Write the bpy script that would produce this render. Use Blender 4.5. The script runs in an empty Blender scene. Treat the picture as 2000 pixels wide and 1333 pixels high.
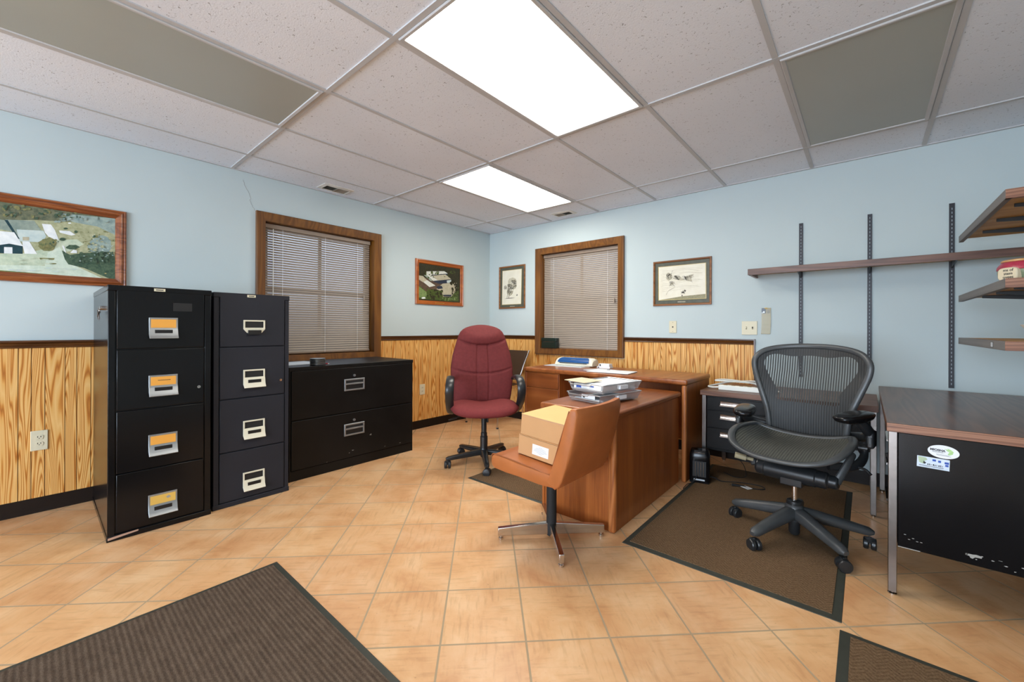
import bpy, bmesh, math, random
from mathutils import Vector, Matrix
random.seed(7)
PI = math.pi
SC = bpy.context.scene
COL = SC.collection
R_ = math.radians

# ------------------------------------------------------------------ camera
def make_camera():
    yaw, roll = .7113, .0038
    fwd = Vector((-math.sin(yaw), math.cos(yaw), 0)); right = Vector((math.cos(yaw), math.sin(yaw), 0))
    up = right.cross(fwd); c, s = math.cos(roll), math.sin(roll)
    R2 = c*right + s*up; U2 = c*up - s*right
    cam = bpy.data.cameras.new('camera'); ob = bpy.data.objects.new('camera', cam); COL.objects.link(ob)
    cam.sensor_width = 36; cam.lens = 803.158/2000*36; cam.shift_y = -(666.5-642.628)/2000
    cam.clip_start = .02
    m = Matrix((R2, U2, -fwd)).transposed().to_4x4(); m.translation = (3.7614, -3.9109, 1.1108)
    ob.matrix_world = m; SC.camera = ob
make_camera()

# ------------------------------------------------------------------ light, exposure
SC.view_settings.view_transform = 'Standard'; SC.view_settings.look = 'None'
SC.view_settings.exposure = 0.2; SC.view_settings.gamma = 1; SC.view_settings.use_curve_mapping = False
W = bpy.data.worlds.new('sky'); SC.world = W; W.use_nodes = True
W.node_tree.nodes['Background'].inputs[0].default_value = (.62, .78, 1, 1)
W.node_tree.nodes['Background'].inputs[1].default_value = 1.7
PANEL = 12.5                       # emission of the lit fluorescent panels
DAY = 330.0                       # daylight through the window behind the camera
def area(name, loc, rot, sx, sy, power, col):
    l = bpy.data.lights.new(name, 'AREA'); l.shape = 'RECTANGLE'; l.size = sx; l.size_y = sy; l.energy = power; l.color = col
    o = bpy.data.objects.new(name, l); COL.objects.link(o); o.location = loc; o.rotation_euler = rot
    return o
area('daylight_rear', (2.8, -8.37, 1.25), (R_(90), 0, 0), 2.9, 1.8, DAY, (.70, .84, 1))

# ------------------------------------------------------------------ mesh helpers
CUR = [Vector((0, 0, 0)), 0.0]
class MB:
    def __init__(s): s.v = []; s.f = []; s.m = []; s.uv = {}
    def add(s, vs, fs, m=0, uv=None):
        o = len(s.v); s.v += [Vector(p) for p in vs]
        for k, f in enumerate(fs):
            if uv: s.uv[len(s.f)] = uv[k]
            s.f.append([i+o for i in f]); s.m.append(m)
        return s
    def box(s, x0, x1, y0, y1, z0, z1, m=0, mat=None, uvf=None):
        vs = [Vector((x, y, z)) for z in (z0, z1) for y in (y0, y1) for x in (x0, x1)]
        if mat is not None: vs = [mat @ p for p in vs]
        fs = [(0, 2, 3, 1), (4, 5, 7, 6), (0, 1, 5, 4), (2, 6, 7, 3), (0, 4, 6, 2), (1, 3, 7, 5)]
        return s.add(vs, fs, m, [[uvf(vs[i]) for i in f] for f in fs] if uvf else None)
    def poly(s, pts, m=0): return s.add(pts, [list(range(len(pts)))], m)
    def prism(s, pts, d, m=0):
        n = len(pts); d = Vector(d); a = [Vector(p) for p in pts]
        return s.add(a+[p+d for p in a], [list(range(n))[::-1], list(range(n, 2*n))]+[[i, (i+1) % n, n+(i+1) % n, n+i] for i in range(n)], m)
    def cyl(s, p0, p1, r0, r1=None, n=20, m=0):
        return s.sweep([p0, p1], [(r0, r0), (r1 if r1 is not None else r0,)*2], n, m=m)
    def sweep(s, path, rad, n=12, up=(0, 0, 1), closed=False, ex=2.0, m=0, cap=True):
        P = [Vector(p) for p in path]; up = Vector(up); k = len(P)
        if not isinstance(rad, (list, tuple)): rad = [(rad, rad)]*k
        elif not isinstance(rad[0], (list, tuple)): rad = [tuple(rad)]*k
        rings = []
        for i, p in enumerate(P):
            if closed: t = P[(i+1) % k]-P[i-1]
            else: t = P[min(i+1, k-1)]-P[max(i-1, 0)]
            if t.length < 1e-9: t = Vector((0, 0, 1))
            t.normalize(); u = up
            if abs(t.dot(u)) > .98: u = Vector((0, 1, 0)) if abs(t.y) < .9 else Vector((1, 0, 0))
            sd = t.cross(u).normalized(); w = sd.cross(t)
            a, b = rad[i]; ring = []
            for j in range(n):
                th = 2*PI*(j+.5)/n; c, q = math.cos(th), math.sin(th)
                ring.append(p+sd*(a*math.copysign(abs(c)**(2/ex), c))+w*(b*math.copysign(abs(q)**(2/ex), q)))
            rings.append(ring)
        vs = [q for r in rings for q in r]; fs = []
        for i in range(k if closed else k-1):
            a, b = i*n, ((i+1) % k)*n
            fs += [[a+j, a+(j+1) % n, b+(j+1) % n, b+j] for j in range(n)]
        if not closed and cap: fs += [list(range(n))[::-1], list(range((k-1)*n, k*n))]
        return s.add(vs, fs, m)
    def lathe(s, c, prof, n=28, m=0, mat=None):
        c = Vector(c); k = len(prof); vs = []
        for r, z in prof:
            for j in range(n):
                p = Vector((r*math.cos(2*PI*j/n), r*math.sin(2*PI*j/n), z))
                vs.append((mat @ p if mat is not None else p)+c)
        fs = [[i*n+j, i*n+(j+1) % n, (i+1)*n+(j+1) % n, (i+1)*n+j] for i in range(k-1) for j in range(n)]
        fs += [list(range(n))[::-1], list(range((k-1)*n, k*n))]
        return s.add(vs, fs, m)
    def cushion(s, fn, nu=24, nv=28, m=0):
        # fn(u, v, side) for u, v in 0..1; both sides meet along the border
        idx = {}; vs = []
        def vid(i, j, sd):
            e = i in (0, nu) or j in (0, nv); k = (i, j, 0 if e else sd)
            if k not in idx:
                idx[k] = len(vs); a = Vector(fn(i/nu, j/nv, 1))
                if e: a = (a+Vector(fn(i/nu, j/nv, -1)))/2
                elif sd < 0: a = Vector(fn(i/nu, j/nv, -1))
                vs.append(a)
            return idx[k]
        fs = []
        for sd in (1, -1):
            for i in range(nu):
                for j in range(nv):
                    q = [vid(i, j, sd), vid(i+1, j, sd), vid(i+1, j+1, sd), vid(i, j+1, sd)]
                    fs.append(q if sd > 0 else q[::-1])
        return s.add(vs, fs, m)
    def frame(s, u0, u1, v0, v1, prof, to3, m=0):
        # mitred frame; prof = [(inset, height)]
        n = len(prof); vs = []
        for (cu, cv, du, dv) in ((u0, v0, 1, 1), (u1, v0, -1, 1), (u1, v1, -1, -1), (u0, v1, 1, -1)):
            for d, h in prof: vs.append(to3(cu+du*d, cv+dv*d, h))
        fs = [[a*n+j, b*n+j, b*n+(j+1) % n, a*n+(j+1) % n] for a, b in ((0, 1), (1, 2), (2, 3), (3, 0)) for j in range(n)]
        return s.add(vs, fs, m)
    def build(s, name, mats, parent=None, w=True, bev=0, seg=2, smooth=35, xf=None, merge=False):
        me = bpy.data.meshes.new(name); vs = s.v
        if xf is not None: vs = [xf @ p for p in vs]
        if w and parent is not None:
            q = Matrix.Rotation(-CUR[1], 3, 'Z'); vs = [q @ (p-CUR[0]) for p in vs]
        me.from_pydata([tuple(p) for p in vs], [], s.f)
        mats = mats if isinstance(mats, (list, tuple)) else [mats]
        for mm in mats: me.materials.append(MT[mm] if isinstance(mm, str) else mm)
        me.polygons.foreach_set('material_index', s.m)
        if s.uv:
            L = me.uv_layers.new(name='UVMap')
            for pi, uvs in s.uv.items():
                for li, q in zip(me.polygons[pi].loop_indices, uvs): L.data[li].uv = q
        b = bmesh.new(); b.from_mesh(me)
        if merge: bmesh.ops.remove_doubles(b, verts=b.verts, dist=1e-5)
        bmesh.ops.recalc_face_normals(b, faces=b.faces)
        b.to_mesh(me); b.free()
        if smooth:
            me.polygons.foreach_set('use_smooth', [True]*len(me.polygons)); me.set_sharp_from_angle(angle=R_(smooth))
        o = bpy.data.objects.new(name, me); COL.objects.link(o)
        if parent is not None: o.parent = parent
        if bev:
            md = o.modifiers.new('bevel', 'BEVEL'); md.width = bev; md.segments = seg; md.limit_method = 'ANGLE'; md.angle_limit = R_(40)
            md.harden_normals = False
        return o
def tag(o, label=None, cat=None, group=None, kind=None):
    if label: o['label'] = label
    if cat: o['category'] = cat
    if group: o['group'] = group
    if kind: o['kind'] = kind
    return o
def thing(name, label, cat, loc=(0, 0, 0), rotz=0.0, group=None, kind=None):
    o = bpy.data.objects.new(name, None); COL.objects.link(o); o.location = loc; o.rotation_euler = (0, 0, rotz)
    o.empty_display_size = .1
    CUR[0] = Vector(loc); CUR[1] = rotz
    return tag(o, label, cat, group, kind)
def text(name, body, size, mat, xf, parent, w=True, ext=.0002, bold=0):
    cu = bpy.data.curves.new(name, 'FONT'); cu.body = body; cu.size = size; cu.extrude = ext; cu.offset = bold
    cu.align_x = 'CENTER'; cu.align_y = 'CENTER'
    to = bpy.data.objects.new(name, cu); COL.objects.link(to)
    dg = bpy.context.evaluated_depsgraph_get(); me = bpy.data.meshes.new_from_object(to.evaluated_get(dg))
    bpy.data.objects.remove(to); b = MB()
    b.add([xf @ p.co for p in me.vertices], [list(p.vertices) for p in me.polygons])
    bpy.data.meshes.remove(me)
    return b.build(name, mat, parent, w=w, smooth=0)
def basis(o, x, y):
    x = Vector(x).normalized(); y = Vector(y).normalized(); z = x.cross(y)
    m = Matrix((x, y, z)).transposed().to_4x4(); m.translation = o
    return m
def bez(pts, n=8, closed=False):
    # Catmull-Rom through pts
    P = [Vector(p) for p in pts]; k = len(P); out = []
    for i in range(k if closed else k-1):
        g = (lambda j: P[j % k]) if closed else (lambda j: P[max(0, min(k-1, j))])
        a, b, c, d = g(i-1), g(i), g(i+1), g(i+2)
        for j in range(n):
            t = j/n
            out.append(.5*((2*b)+(c-a)*t+(2*a-5*b+4*c-d)*t*t+(3*b-a-3*c+d)*t**3))
    if not closed: out.append(P[-1])
    return out
def lerp(tab, x):
    if x <= tab[0][0]: return tab[0][1]
    for (a, p), (b, q) in zip(tab, tab[1:]):
        if x <= b: return p+(q-p)*(x-a)/(b-a)
    return tab[-1][1]

# ------------------------------------------------------------------ materials
def S(r, g, b):
    f = lambda c: (c/12.92 if c <= .04045 else ((c+.055)/1.055)**2.4)
    return (f(r/255), f(g/255), f(b/255), 1)
MT = {}
class NT:
    def __init__(s, name):
        s.m = bpy.data.materials.new(name); s.m.use_nodes = True; s.t = s.m.node_tree; s.p = s.t.nodes['Principled BSDF']; MT[name] = s.m
    def n(s, typ, **k):
        o = s.t.nodes.new(typ)
        for a, b in k.items(): setattr(o, a, b)
        return o
    def l(s, a, b): s.t.links.new(a, b)
    def val(s, sock, v):
        if hasattr(v, 'is_linked') or isinstance(v, bpy.types.NodeSocket): s.l(v, sock)
        else: sock.default_value = v
    def math(s, op, a, b=0.0, c=0.0):
        o = s.n('ShaderNodeMath', operation=op); s.val(o.inputs[0], a); s.val(o.inputs[1], b); s.val(o.inputs[2], c); return o.outputs[0]
    def coord(s, which='Object', scale=(1, 1, 1), rot=(0, 0, 0), loc=(0, 0, 0)):
        c = s.n('ShaderNodeTexCoord'); mp = s.n('ShaderNodeMapping'); s.l(c.outputs[which], mp.inputs[0])
        mp.inputs['Scale'].default_value = scale; mp.inputs['Rotation'].default_value = rot; mp.inputs['Location'].default_value = loc
        return mp.outputs[0]
    def noise(s, vec, scale, detail=2, rough=.5, dist=0):
        o = s.n('ShaderNodeTexNoise'); s.l(vec, o.inputs['Vector']); o.inputs['Scale'].default_value = scale
        o.inputs['Detail'].default_value = detail; o.inputs['Roughness'].default_value = rough; o.inputs['Distortion'].default_value = dist
        return o.outputs[0]
    def ramp(s, fac, stops):
        o = s.n('ShaderNodeValToRGB'); s.l(fac, o.inputs[0]); e = o.color_ramp.elements
        while len(e) < len(stops): e.new(.5)
        for q, (p, c) in zip(e, stops): q.position = p; q.color = c if len(c) == 4 else (*c, 1)
        return o.outputs[0]
    def mix(s, f, a, b, mode='MIX'):
        o = s.n('ShaderNodeMix', data_type='RGBA', blend_type=mode); s.val(o.inputs[0], f); s.val(o.inputs[6], a); s.val(o.inputs[7], b)
        return o.outputs[2]
    def bump(s, h, strength=.3, dist=.002):
        o = s.n('ShaderNodeBump'); o.inputs['Strength'].default_value = strength; o.inputs['Distance'].default_value = dist
        s.l(h, o.inputs['Height']); s.l(o.outputs[0], s.p.inputs['Normal'])
    def base(s, c): s.val(s.p.inputs['Base Color'], c)
    def setp(s, rough=.5, metal=0, spec=.5, coat=0):
        s.val(s.p.inputs['Roughness'], rough); s.p.inputs['Metallic'].default_value = metal
        s.p.inputs['Specular IOR Level'].default_value = spec; s.p.inputs['Coat Weight'].default_value = coat
        s.p.inputs['Coat Roughness'].default_value = .15
def mul(c, k): return (min(1, c[0]*k), min(1, c[1]*k), min(1, c[2]*k), 1)
def plain(name, col, rough=.5, metal=0, spec=.5, coat=0, var=.08, scale=8, stretch=(1, 1, 1), bump=0, bscale=200):
    t = NT(name); t.setp(rough, metal, spec, coat); v = t.coord('Object', stretch)
    n = t.noise(v, scale, 3); t.base(t.ramp(n, [(.25, mul(col, 1-var)), (.75, mul(col, 1+var))]))
    if bump: t.bump(t.noise(t.coord(), bscale, 2), bump, .001)
    return t
def wood(name, cols, axis='z', freq=9, sc=7, lng=.09, rough=.4, coat=.1, fiber=.35, uv=False, spec=.4):
    t = NT(name); t.setp(rough, 0, spec, coat)
    st = [1, 1, 1]; st['xyz'.index(axis)] = lng
    if uv: st = [1, lng, 1]
    v = t.coord('UV' if uv else 'Object', st)
    n = t.noise(v, sc, 1.5, .45, .3)
    r = t.math('PINGPONG', t.math('MULTIPLY', n, freq*2), 1.0)
    st2 = [1, 1, 1]; st2['xyz'.index(axis)] = .03
    if uv: st2 = [1, .03, 1]
    fb = t.noise(t.coord('UV' if uv else 'Object', st2), 160, 2, .6)
    f = t.math('ADD', t.math('MULTIPLY', r, 1-fiber), t.math('MULTIPLY', fb, fiber))
    t.base(t.ramp(f, cols)); t.bump(f, .06, .001)
    return t
def build_materials():
    # paint
    t = plain('wall_paint', S(190, 202, 203), .75, var=.02, scale=2, spec=.3, bump=.05, bscale=120)
    plain('white_paint', S(215, 215, 210), .6, var=.02)
    # floor tiles
    t = NT('floor_tile'); t.setp(.38, 0, .45)
    a = .7754; s_ = .3027
    tc = t.n('ShaderNodeTexCoord'); sub = t.n('ShaderNodeVectorMath', operation='SUBTRACT'); sub.inputs[1].default_value = (2.2093, -2.5488, 0)
    t.l(tc.outputs['Object'], sub.inputs[0]); rt = t.n('ShaderNodeVectorRotate', rotation_type='Z_AXIS'); t.l(sub.outputs[0], rt.inputs[0]); rt.inputs['Angle'].default_value = -a
    add = t.n('ShaderNodeVectorMath', operation='ADD'); add.inputs[1].default_value = (s_*60, s_*60, 0); t.l(rt.outputs[0], add.inputs[0])
    br = t.n('ShaderNodeTexBrick', offset=0.0, squash=1.0); t.l(add.outputs[0], br.inputs['Vector'])
    br.inputs['Scale'].default_value = 1; br.inputs['Brick Width'].default_value = s_; br.inputs['Row Height'].default_value = s_
    br.inputs['Mortar Size'].default_value = .0040; br.inputs['Mortar Smooth'].default_value = .25; br.inputs['Bias'].default_value = 0
    br.inputs['Color1'].default_value = (0, 0, 0, 1); br.inputs['Color2'].default_value = (1, 1, 1, 1); br.inputs['Mortar'].default_value = (.5, .5, .5, 1)
    base = t.ramp(br.outputs['Color'], [(0, S(206, 152, 108)), (.5, S(217, 168, 120)), (1, S(224, 178, 128))])
    n1 = t.noise(t.coord(), 5, 5, .6, .4); blotch = t.ramp(n1, [(.3, S(190, 132, 84)), (.48, S(214, 166, 118)), (.70, S(230, 194, 152))])
    c = t.mix(.62, base, blotch)
    sx = t.noise(rtmap(t, rt, (1, .12, 1)), 60, 3, .6); sy = t.noise(rtmap(t, rt, (.12, 1, 1)), 60, 3, .6)
    pick = t.noise(t.coord(), 4, 1); ss = t.mix(t.ramp(pick, [(.45, (0, 0, 0, 1)), (.55, (1, 1, 1, 1))]), sx, sy)
    scr = t.ramp(ss, [(.50, (0, 0, 0, 1)), (.72, (1, 1, 1, 1))])
    c = t.mix(t.math('MULTIPLY', scr, .34), c, S(158, 112, 68))
    spk = t.ramp(t.noise(t.coord(), 70, 2, .5), [(.70, (0, 0, 0, 1)), (.76, (1, 1, 1, 1))]); c = t.mix(t.math('MULTIPLY', spk, .35), c, S(140, 92, 54))
    c = t.mix(br.outputs['Fac'], c, S(166, 144, 114)); t.base(c)
    h = t.math('SUBTRACT', t.math('SUBTRACT', 1, t.math('MULTIPLY', scr, .15)), br.outputs['Fac']); t.bump(h, .35, .0015)
    t.val(t.p.inputs['Roughness'], t.math('ADD', .34, t.math('MULTIPLY', br.outputs['Fac'], .5)))
    # ceiling tile
    t = NT('ceiling_tile'); t.setp(.9, 0, .2); v = t.coord()
    n = t.noise(v, 95, 1.5, .5, 1.2); n2 = t.noise(v, 1.2, 2); fis = t.ramp(n, [(.28, (1, 1, 1, 1)), (.325, (0, 0, 0, 1))])
    b0 = t.ramp(n2, [(.3, S(224, 229, 238)), (.7, S(233, 238, 247))])
    t.base(t.mix(t.math('MULTIPLY', fis, .65), b0, S(104, 104, 104))); t.bump(t.math('SUBTRACT', t.noise(v, 150, 3), fis), .35, .002)
    plain('t_bar', S(192, 192, 193), .55, var=.03, spec=.2)
    t = NT('lamp_diffuser'); t.p.inputs['Base Color'].default_value = (.9, .9, .88, 1)
    t.p.inputs['Emission Color'].default_value = (1, .955, .86, 1); t.p.inputs['Emission Strength'].default_value = PANEL
    plain('dead_diffuser', S(164, 167, 160), .35, var=.03, scale=2)
    plain('vent_metal', S(216, 212, 204), .5); plain('vent_dark', S(34, 30, 26), .7); plain('vent_louver', S(140, 134, 122), .5)
    # woods
    wood('wainscot', [(.08, S(176, 106, 38)), (.28, S(204, 136, 58)), (.46, S(224, 168, 92)), (1, S(234, 188, 118))], 'z', 24, 13, .05, .5, 0, .10, uv=True)
    wood('dark_trim', [(0, S(62, 32, 10)), (.5, S(84, 48, 18)), (1, S(100, 60, 24))], 'y', 5, 12, .08, .35, .2)
    wood('dark_trim_x', [(0, S(62, 32, 10)), (.5, S(84, 48, 18)), (1, S(100, 60, 24))], 'x', 5, 12, .08, .35, .2)
    wood('casing', [(0, S(88, 50, 12)), (.5, S(112, 68, 20)), (1, S(130, 84, 30))], 'z', 5, 12, .08, .35, .25)
    wood('desk_wood', [(.1, S(122, 64, 28)), (.5, S(150, 86, 42)), (.9, S(166, 102, 56))], 'y', 2, 9, .04, .32, .2)
    wood('desk_panel', [(.1, S(118, 58, 20)), (.5, S(154, 84, 33)), (.9, S(174, 102, 47))], 'z', 2, 9, .03, .4, .1, .7)
    wood('desk_front', [(0, S(112, 56, 22)), (.5, S(136, 74, 32)), (1, S(152, 88, 42))], 'x', 4, 6, .08, .38, .1)
    wood('desk_post', [(0, S(122, 60, 22)), (.5, S(166, 98, 48)), (1, S(186, 118, 66))], 'z', 8, 16, .06, .4, .1)
    wood('walnut', [(0, S(70, 44, 30)), (.5, S(104, 68, 50)), (1, S(124, 86, 66))], 'x', 7, 14, .05, .4, .05)
    wood('walnut_y', [(0, S(62, 36, 22)), (.5, S(92, 58, 38)), (1, S(114, 76, 54))], 'y', 6, 12, .06, .28, .03, spec=.3)
    wood('walnut_red', [(0, S(84, 46, 30)), (.45, S(138, 92, 66)), (1, S(158, 114, 88))], 'x', 7, 22, .04, .4, .05)
    wood('grey_edge', [(0, S(92, 84, 80)), (.5, S(110, 104, 100)), (1, S(122, 116, 112))], 'y', 5, 14, .04, .5, 0)
    wood('shelf_under', [(0, S(168, 122, 60)), (.5, S(190, 144, 78)), (1, S(206, 162, 96))], 'x', 4, 6, .06, .5, 0)
    wood('oak_frame', [(0, S(94, 44, 18)), (.5, S(140, 76, 38)), (1, S(168, 104, 62))], 'y', 7, 16, .07, .3, .4)
    wood('orange_frame', [(0, S(140, 66, 14)), (.5, S(164, 84, 24)), (1, S(178, 98, 34))], 'y', 4, 10, .07, .3, .3)
    wood('thin_frame', [(0, S(104, 60, 26)), (.5, S(134, 84, 42)), (1, S(150, 98, 54))], 'x', 4, 14, .07, .3, .3)
    plain('groove', S(96, 54, 18), .7)
    # metals, plastics
    plain('black_gloss', S(13, 13, 15), .2, var=.25, scale=3, spec=.28)
    plain('black_worn', S(14, 13, 13), .36, spec=.22, var=.3, scale=4)
    plain('charcoal_metal', S(40, 41, 47), .5, spec=.2, var=.12, scale=3)
    plain('black_paint', S(18, 17, 16), .42, spec=.22, var=.35, scale=5)
    plain('black_plastic', S(32, 34, 36), .33, var=.12, scale=10); plain('dark_plastic', S(64, 66, 67), .38, var=.15, scale=12)
    plain('black_matte', S(20, 20, 21), .7, var=.1); plain('black_vinyl', S(34, 30, 30), .3, var=.15, spec=.5)
    plain('brown_vinyl', S(34, 24, 18), .5, var=.1, spec=.15)
    plain('chrome', S(205, 200, 196), .16, 1, var=.05); plain('brushed', S(136, 130, 126), .3, 1, var=.08, scale=30)
    plain('aluminium', S(160, 164, 166), .38, .8, var=.06); plain('cream_metal', S(214, 208, 186), .45, var=.05)
    plain('brass', S(190, 150, 80), .3, 1); plain('black_slot', S(12, 12, 13), .5)
    plain('rail_black', S(30, 28, 34), .45, .2, var=.15); plain('hole', S(136, 144, 150), .6)
    plain('bare_wood', S(176, 140, 120), .7, var=.15); plain('scuff', S(150, 148, 142), .7)
    # textiles
    plain('burgundy', S(104, 44, 44), .8, var=.12, scale=40, spec=.2, bump=.25, bscale=900)
    plain('burgundy_seat', S(116, 48, 48), .8, var=.1, scale=40, spec=.2, bump=.25, bscale=900)
    plain('burgundy_seam', S(58, 20, 24), .9)
    plain('tan_vinyl', S(168, 98, 51), .48, var=.09, scale=14, spec=.35, bump=.15, bscale=260)
    plain('tan_welt', S(140, 78, 38), .5)
    plain('brown_leather', S(58, 38, 20), .5, var=.1)
    t = NT('rib_mat'); t.setp(.95, 0, .1); v = t.coord()
    sx = t.n('ShaderNodeSeparateXYZ'); t.l(v, sx.inputs[0])
    rb = t.math('MULTIPLY_ADD', t.math('SINE', t.math('MULTIPLY', sx.outputs[1], 2*PI/.0165)), .5, .5)
    nn = t.noise(v, 220, 3, .7); n3 = t.noise(t.coord('Object', (.35, 1, 1)), 60, 2, .6); f = t.math('ADD', t.math('ADD', t.math('MULTIPLY', rb, .17), t.math('MULTIPLY', nn, .50)), t.math('MULTIPLY', n3, .33))
    t.base(t.ramp(f, [(.25, S(58, 47, 38)), (.5, S(84, 70, 58)), (.75, S(112, 97, 83))])); t.bump(f, .6, .004)
    t = NT('herring_mat'); t.setp(.95, 0, .1); v = t.coord(); sx = t.n('ShaderNodeSeparateXYZ'); t.l(v, sx.inputs[0])
    zg = t.math('PINGPONG', sx.outputs[0], .03); q = t.math('ADD', sx.outputs[1], zg)
    rb = t.math('MULTIPLY_ADD', t.math('SINE', t.math('MULTIPLY', q, 2*PI/.018)), .5, .5)
    nn = t.noise(v, 170, 3, .7); f = t.math('ADD', t.math('MULTIPLY', rb, .15), t.math('MULTIPLY', nn, .85))
    t.base(t.ramp(f, [(.25, S(76, 58, 40)), (.5, S(104, 82, 60)), (.8, S(128, 106, 82))])); t.bump(f, .6, .004)
    plain('rubber_edge', S(52, 54, 46), .6, var=.15, scale=20)
    # paper, cardboard
    plain('cardboard', S(196, 150, 104), .85, var=.04, spec=.2); plain('card_top', S(222, 186, 128), .8, var=.03, spec=.2)
    plain('paper', S(232, 234, 236), .7, var=.02); plain('paper_grey', S(196, 202, 208), .6, var=.03); plain('ink', S(40, 40, 44), .7)
    plain('ink_soft', S(150, 150, 150), .7); plain('ink_blue', S(40, 80, 170), .6); plain('manila', S(214, 200, 170), .7, var=.03)
    plain('card_orange', S(226, 160, 66), .6, var=.04); plain('card_yellow', S(212, 172, 82), .6, var=.06)
    plain('ivory', S(216, 208, 180), .45, var=.02); plain('ivory_dark', S(150, 140, 112), .5)
    plain('ivory_hole', S(46, 40, 34), .6)
    plain('white_plastic', S(226, 226, 218), .4, var=.02); plain('cream_plastic', S(222, 216, 196), .4, var=.02); plain('blue_plastic', S(8, 72, 132), .3, var=.05)
    plain('green_metal', S(20, 40, 36), .3, var=.1); plain('red_plastic', S(190, 30, 40), .35)
    plain('slat', S(152, 138, 124), .45, var=.03, spec=.4); plain('blind_rail', S(138, 120, 104), .45, var=.03); plain('cord_white', S(226, 226, 226), .6)
    t = NT('tray_mesh'); t.setp(.35, .6); t.base(S(196, 200, 204))
    mixs = t.n('ShaderNodeMixShader'); tr = t.n('ShaderNodeBsdfTransparent'); out = t.t.nodes['Material Output']
    v = t.coord(); ck = t.n('ShaderNodeTexChecker'); t.l(v, ck.inputs[0]); ck.inputs['Scale'].default_value = 600
    mixs.inputs[0].default_value = .62; t.l(tr.outputs[0], mixs.inputs[1]); t.l(t.p.outputs[0], mixs.inputs[2]); t.l(mixs.outputs[0], out.inputs[0])
    plain('wire', S(214, 216, 218), .3, .8)
    # chair net: woven strips with open gaps between them
    t = NT('net_open'); t.setp(.6, 0, .3); t.base(S(52, 54, 54))
    sx = t.n('ShaderNodeSeparateXYZ'); t.l(t.coord(), sx.inputs[0])
    wv = t.math('SINE', t.math('MULTIPLY', sx.outputs[0], 2*PI/.0118)); op = t.math('GREATER_THAN', wv, .05)
    fac = t.math('SUBTRACT', 1, t.math('MULTIPLY', op, .72))
    mixs = t.n('ShaderNodeMixShader'); tr = t.n('ShaderNodeBsdfTransparent'); out = t.t.nodes['Material Output']
    t.l(fac, mixs.inputs[0]); t.l(tr.outputs[0], mixs.inputs[1]); t.l(t.p.outputs[0], mixs.inputs[2]); t.l(mixs.outputs[0], out.inputs[0])
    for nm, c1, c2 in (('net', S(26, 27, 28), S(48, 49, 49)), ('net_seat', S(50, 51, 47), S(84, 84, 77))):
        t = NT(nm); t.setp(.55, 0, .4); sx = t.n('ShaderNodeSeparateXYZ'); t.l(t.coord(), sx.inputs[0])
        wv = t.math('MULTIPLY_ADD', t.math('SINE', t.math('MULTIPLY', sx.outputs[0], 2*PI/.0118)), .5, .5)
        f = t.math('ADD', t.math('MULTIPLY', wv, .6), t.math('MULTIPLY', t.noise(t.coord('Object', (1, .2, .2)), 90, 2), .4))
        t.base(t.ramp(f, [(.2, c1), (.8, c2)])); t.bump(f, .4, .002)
    # glass: thin pane
    t = NT('pane_glass'); mixs = t.n('ShaderNodeMixShader'); tr = t.n('ShaderNodeBsdfTransparent'); gl = t.n('ShaderNodeBsdfGlossy'); gl.inputs['Roughness'].default_value = .02
    mixs.inputs[0].default_value = .06; out = t.t.nodes['Material Output']; t.l(tr.outputs[0], mixs.inputs[1]); t.l(gl.outputs[0], mixs.inputs[2]); t.l(mixs.outputs[0], out.inputs[0])
    t = NT('outside_ground'); t.setp(.9); t.base(t.ramp(t.noise(t.coord(), 2, 4), [(.3, S(120, 130, 100)), (.7, S(170, 170, 150))]))
    # print colours: (name, a, b, scale)
    for nm, a, b, sc in (('p_woods', (66, 80, 66), (128, 128, 100), 14), ('p_field', (146, 150, 112), (186, 186, 152), 16), ('p_haze', (120, 142, 140), (170, 186, 176), 9),
                         ('p_road', (186, 202, 184), (214, 224, 208), 12), ('p_lot', (168, 186, 162), (206, 214, 190), 12), ('p_roofgrey', (118, 136, 128), (160, 170, 156), 8),
                         ('p_white', (214, 220, 222), (240, 242, 240), 10), ('p_pale', (176, 196, 196), (204, 214, 208), 10), ('p_teal', (18, 50, 60), (38, 72, 78), 20),
                         ('p_bush', (92, 106, 68), (150, 142, 96), 26), ('p_dark', (40, 66, 54), (88, 108, 84), 28), ('p_grass', (92, 120, 70), (134, 150, 90), 20),
                         ('p_forest', (30, 28, 14), (60, 56, 30), 30), ('p_brown', (74, 56, 44), (104, 84, 66), 20), ('p_leaf', (44, 60, 22), (92, 106, 48), 40),
                         ('p_navy', (28, 36, 52), (50, 58, 74), 20), ('p_yard', (168, 160, 134), (192, 184, 160), 16), ('p_roofw', (196, 198, 188), (222, 222, 212), 14),
                         ('p_paper', (222, 216, 196), (232, 228, 212), 3), ('p_ink', (50, 46, 38), (96, 90, 76), 60), ('p_wash', (176, 168, 144), (206, 200, 178), 20),
                         ('p_mat', (76, 78, 66), (88, 90, 78), 8), ('p_ground', (120, 116, 86), (164, 158, 124), 40), ('p_gold', (190, 170, 110), (200, 180, 120), 8),
                         ('p_lime', (150, 196, 120), (190, 220, 160), 30), ('p_ice', (196, 210, 226), (216, 226, 236), 20), ('p_sage', (150, 172, 140), (186, 200, 170), 20),
                         ('p_red', (150, 40, 60), (176, 60, 80), 14), ('p_jar', (110, 122, 96), (140, 150, 124), 14), ('p_tanlid', (176, 130, 76), (196, 150, 96), 10)):
        t = NT(nm); t.setp(.28 if nm[2:] not in ('paper', 'wash', 'ink', 'mat', 'ground') else .45, 0, .4); n = t.noise(t.coord(), sc*3, 4, .65); t.base(t.ramp(n, [(.3, S(*a)), (.7, S(*b))]))
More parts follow.
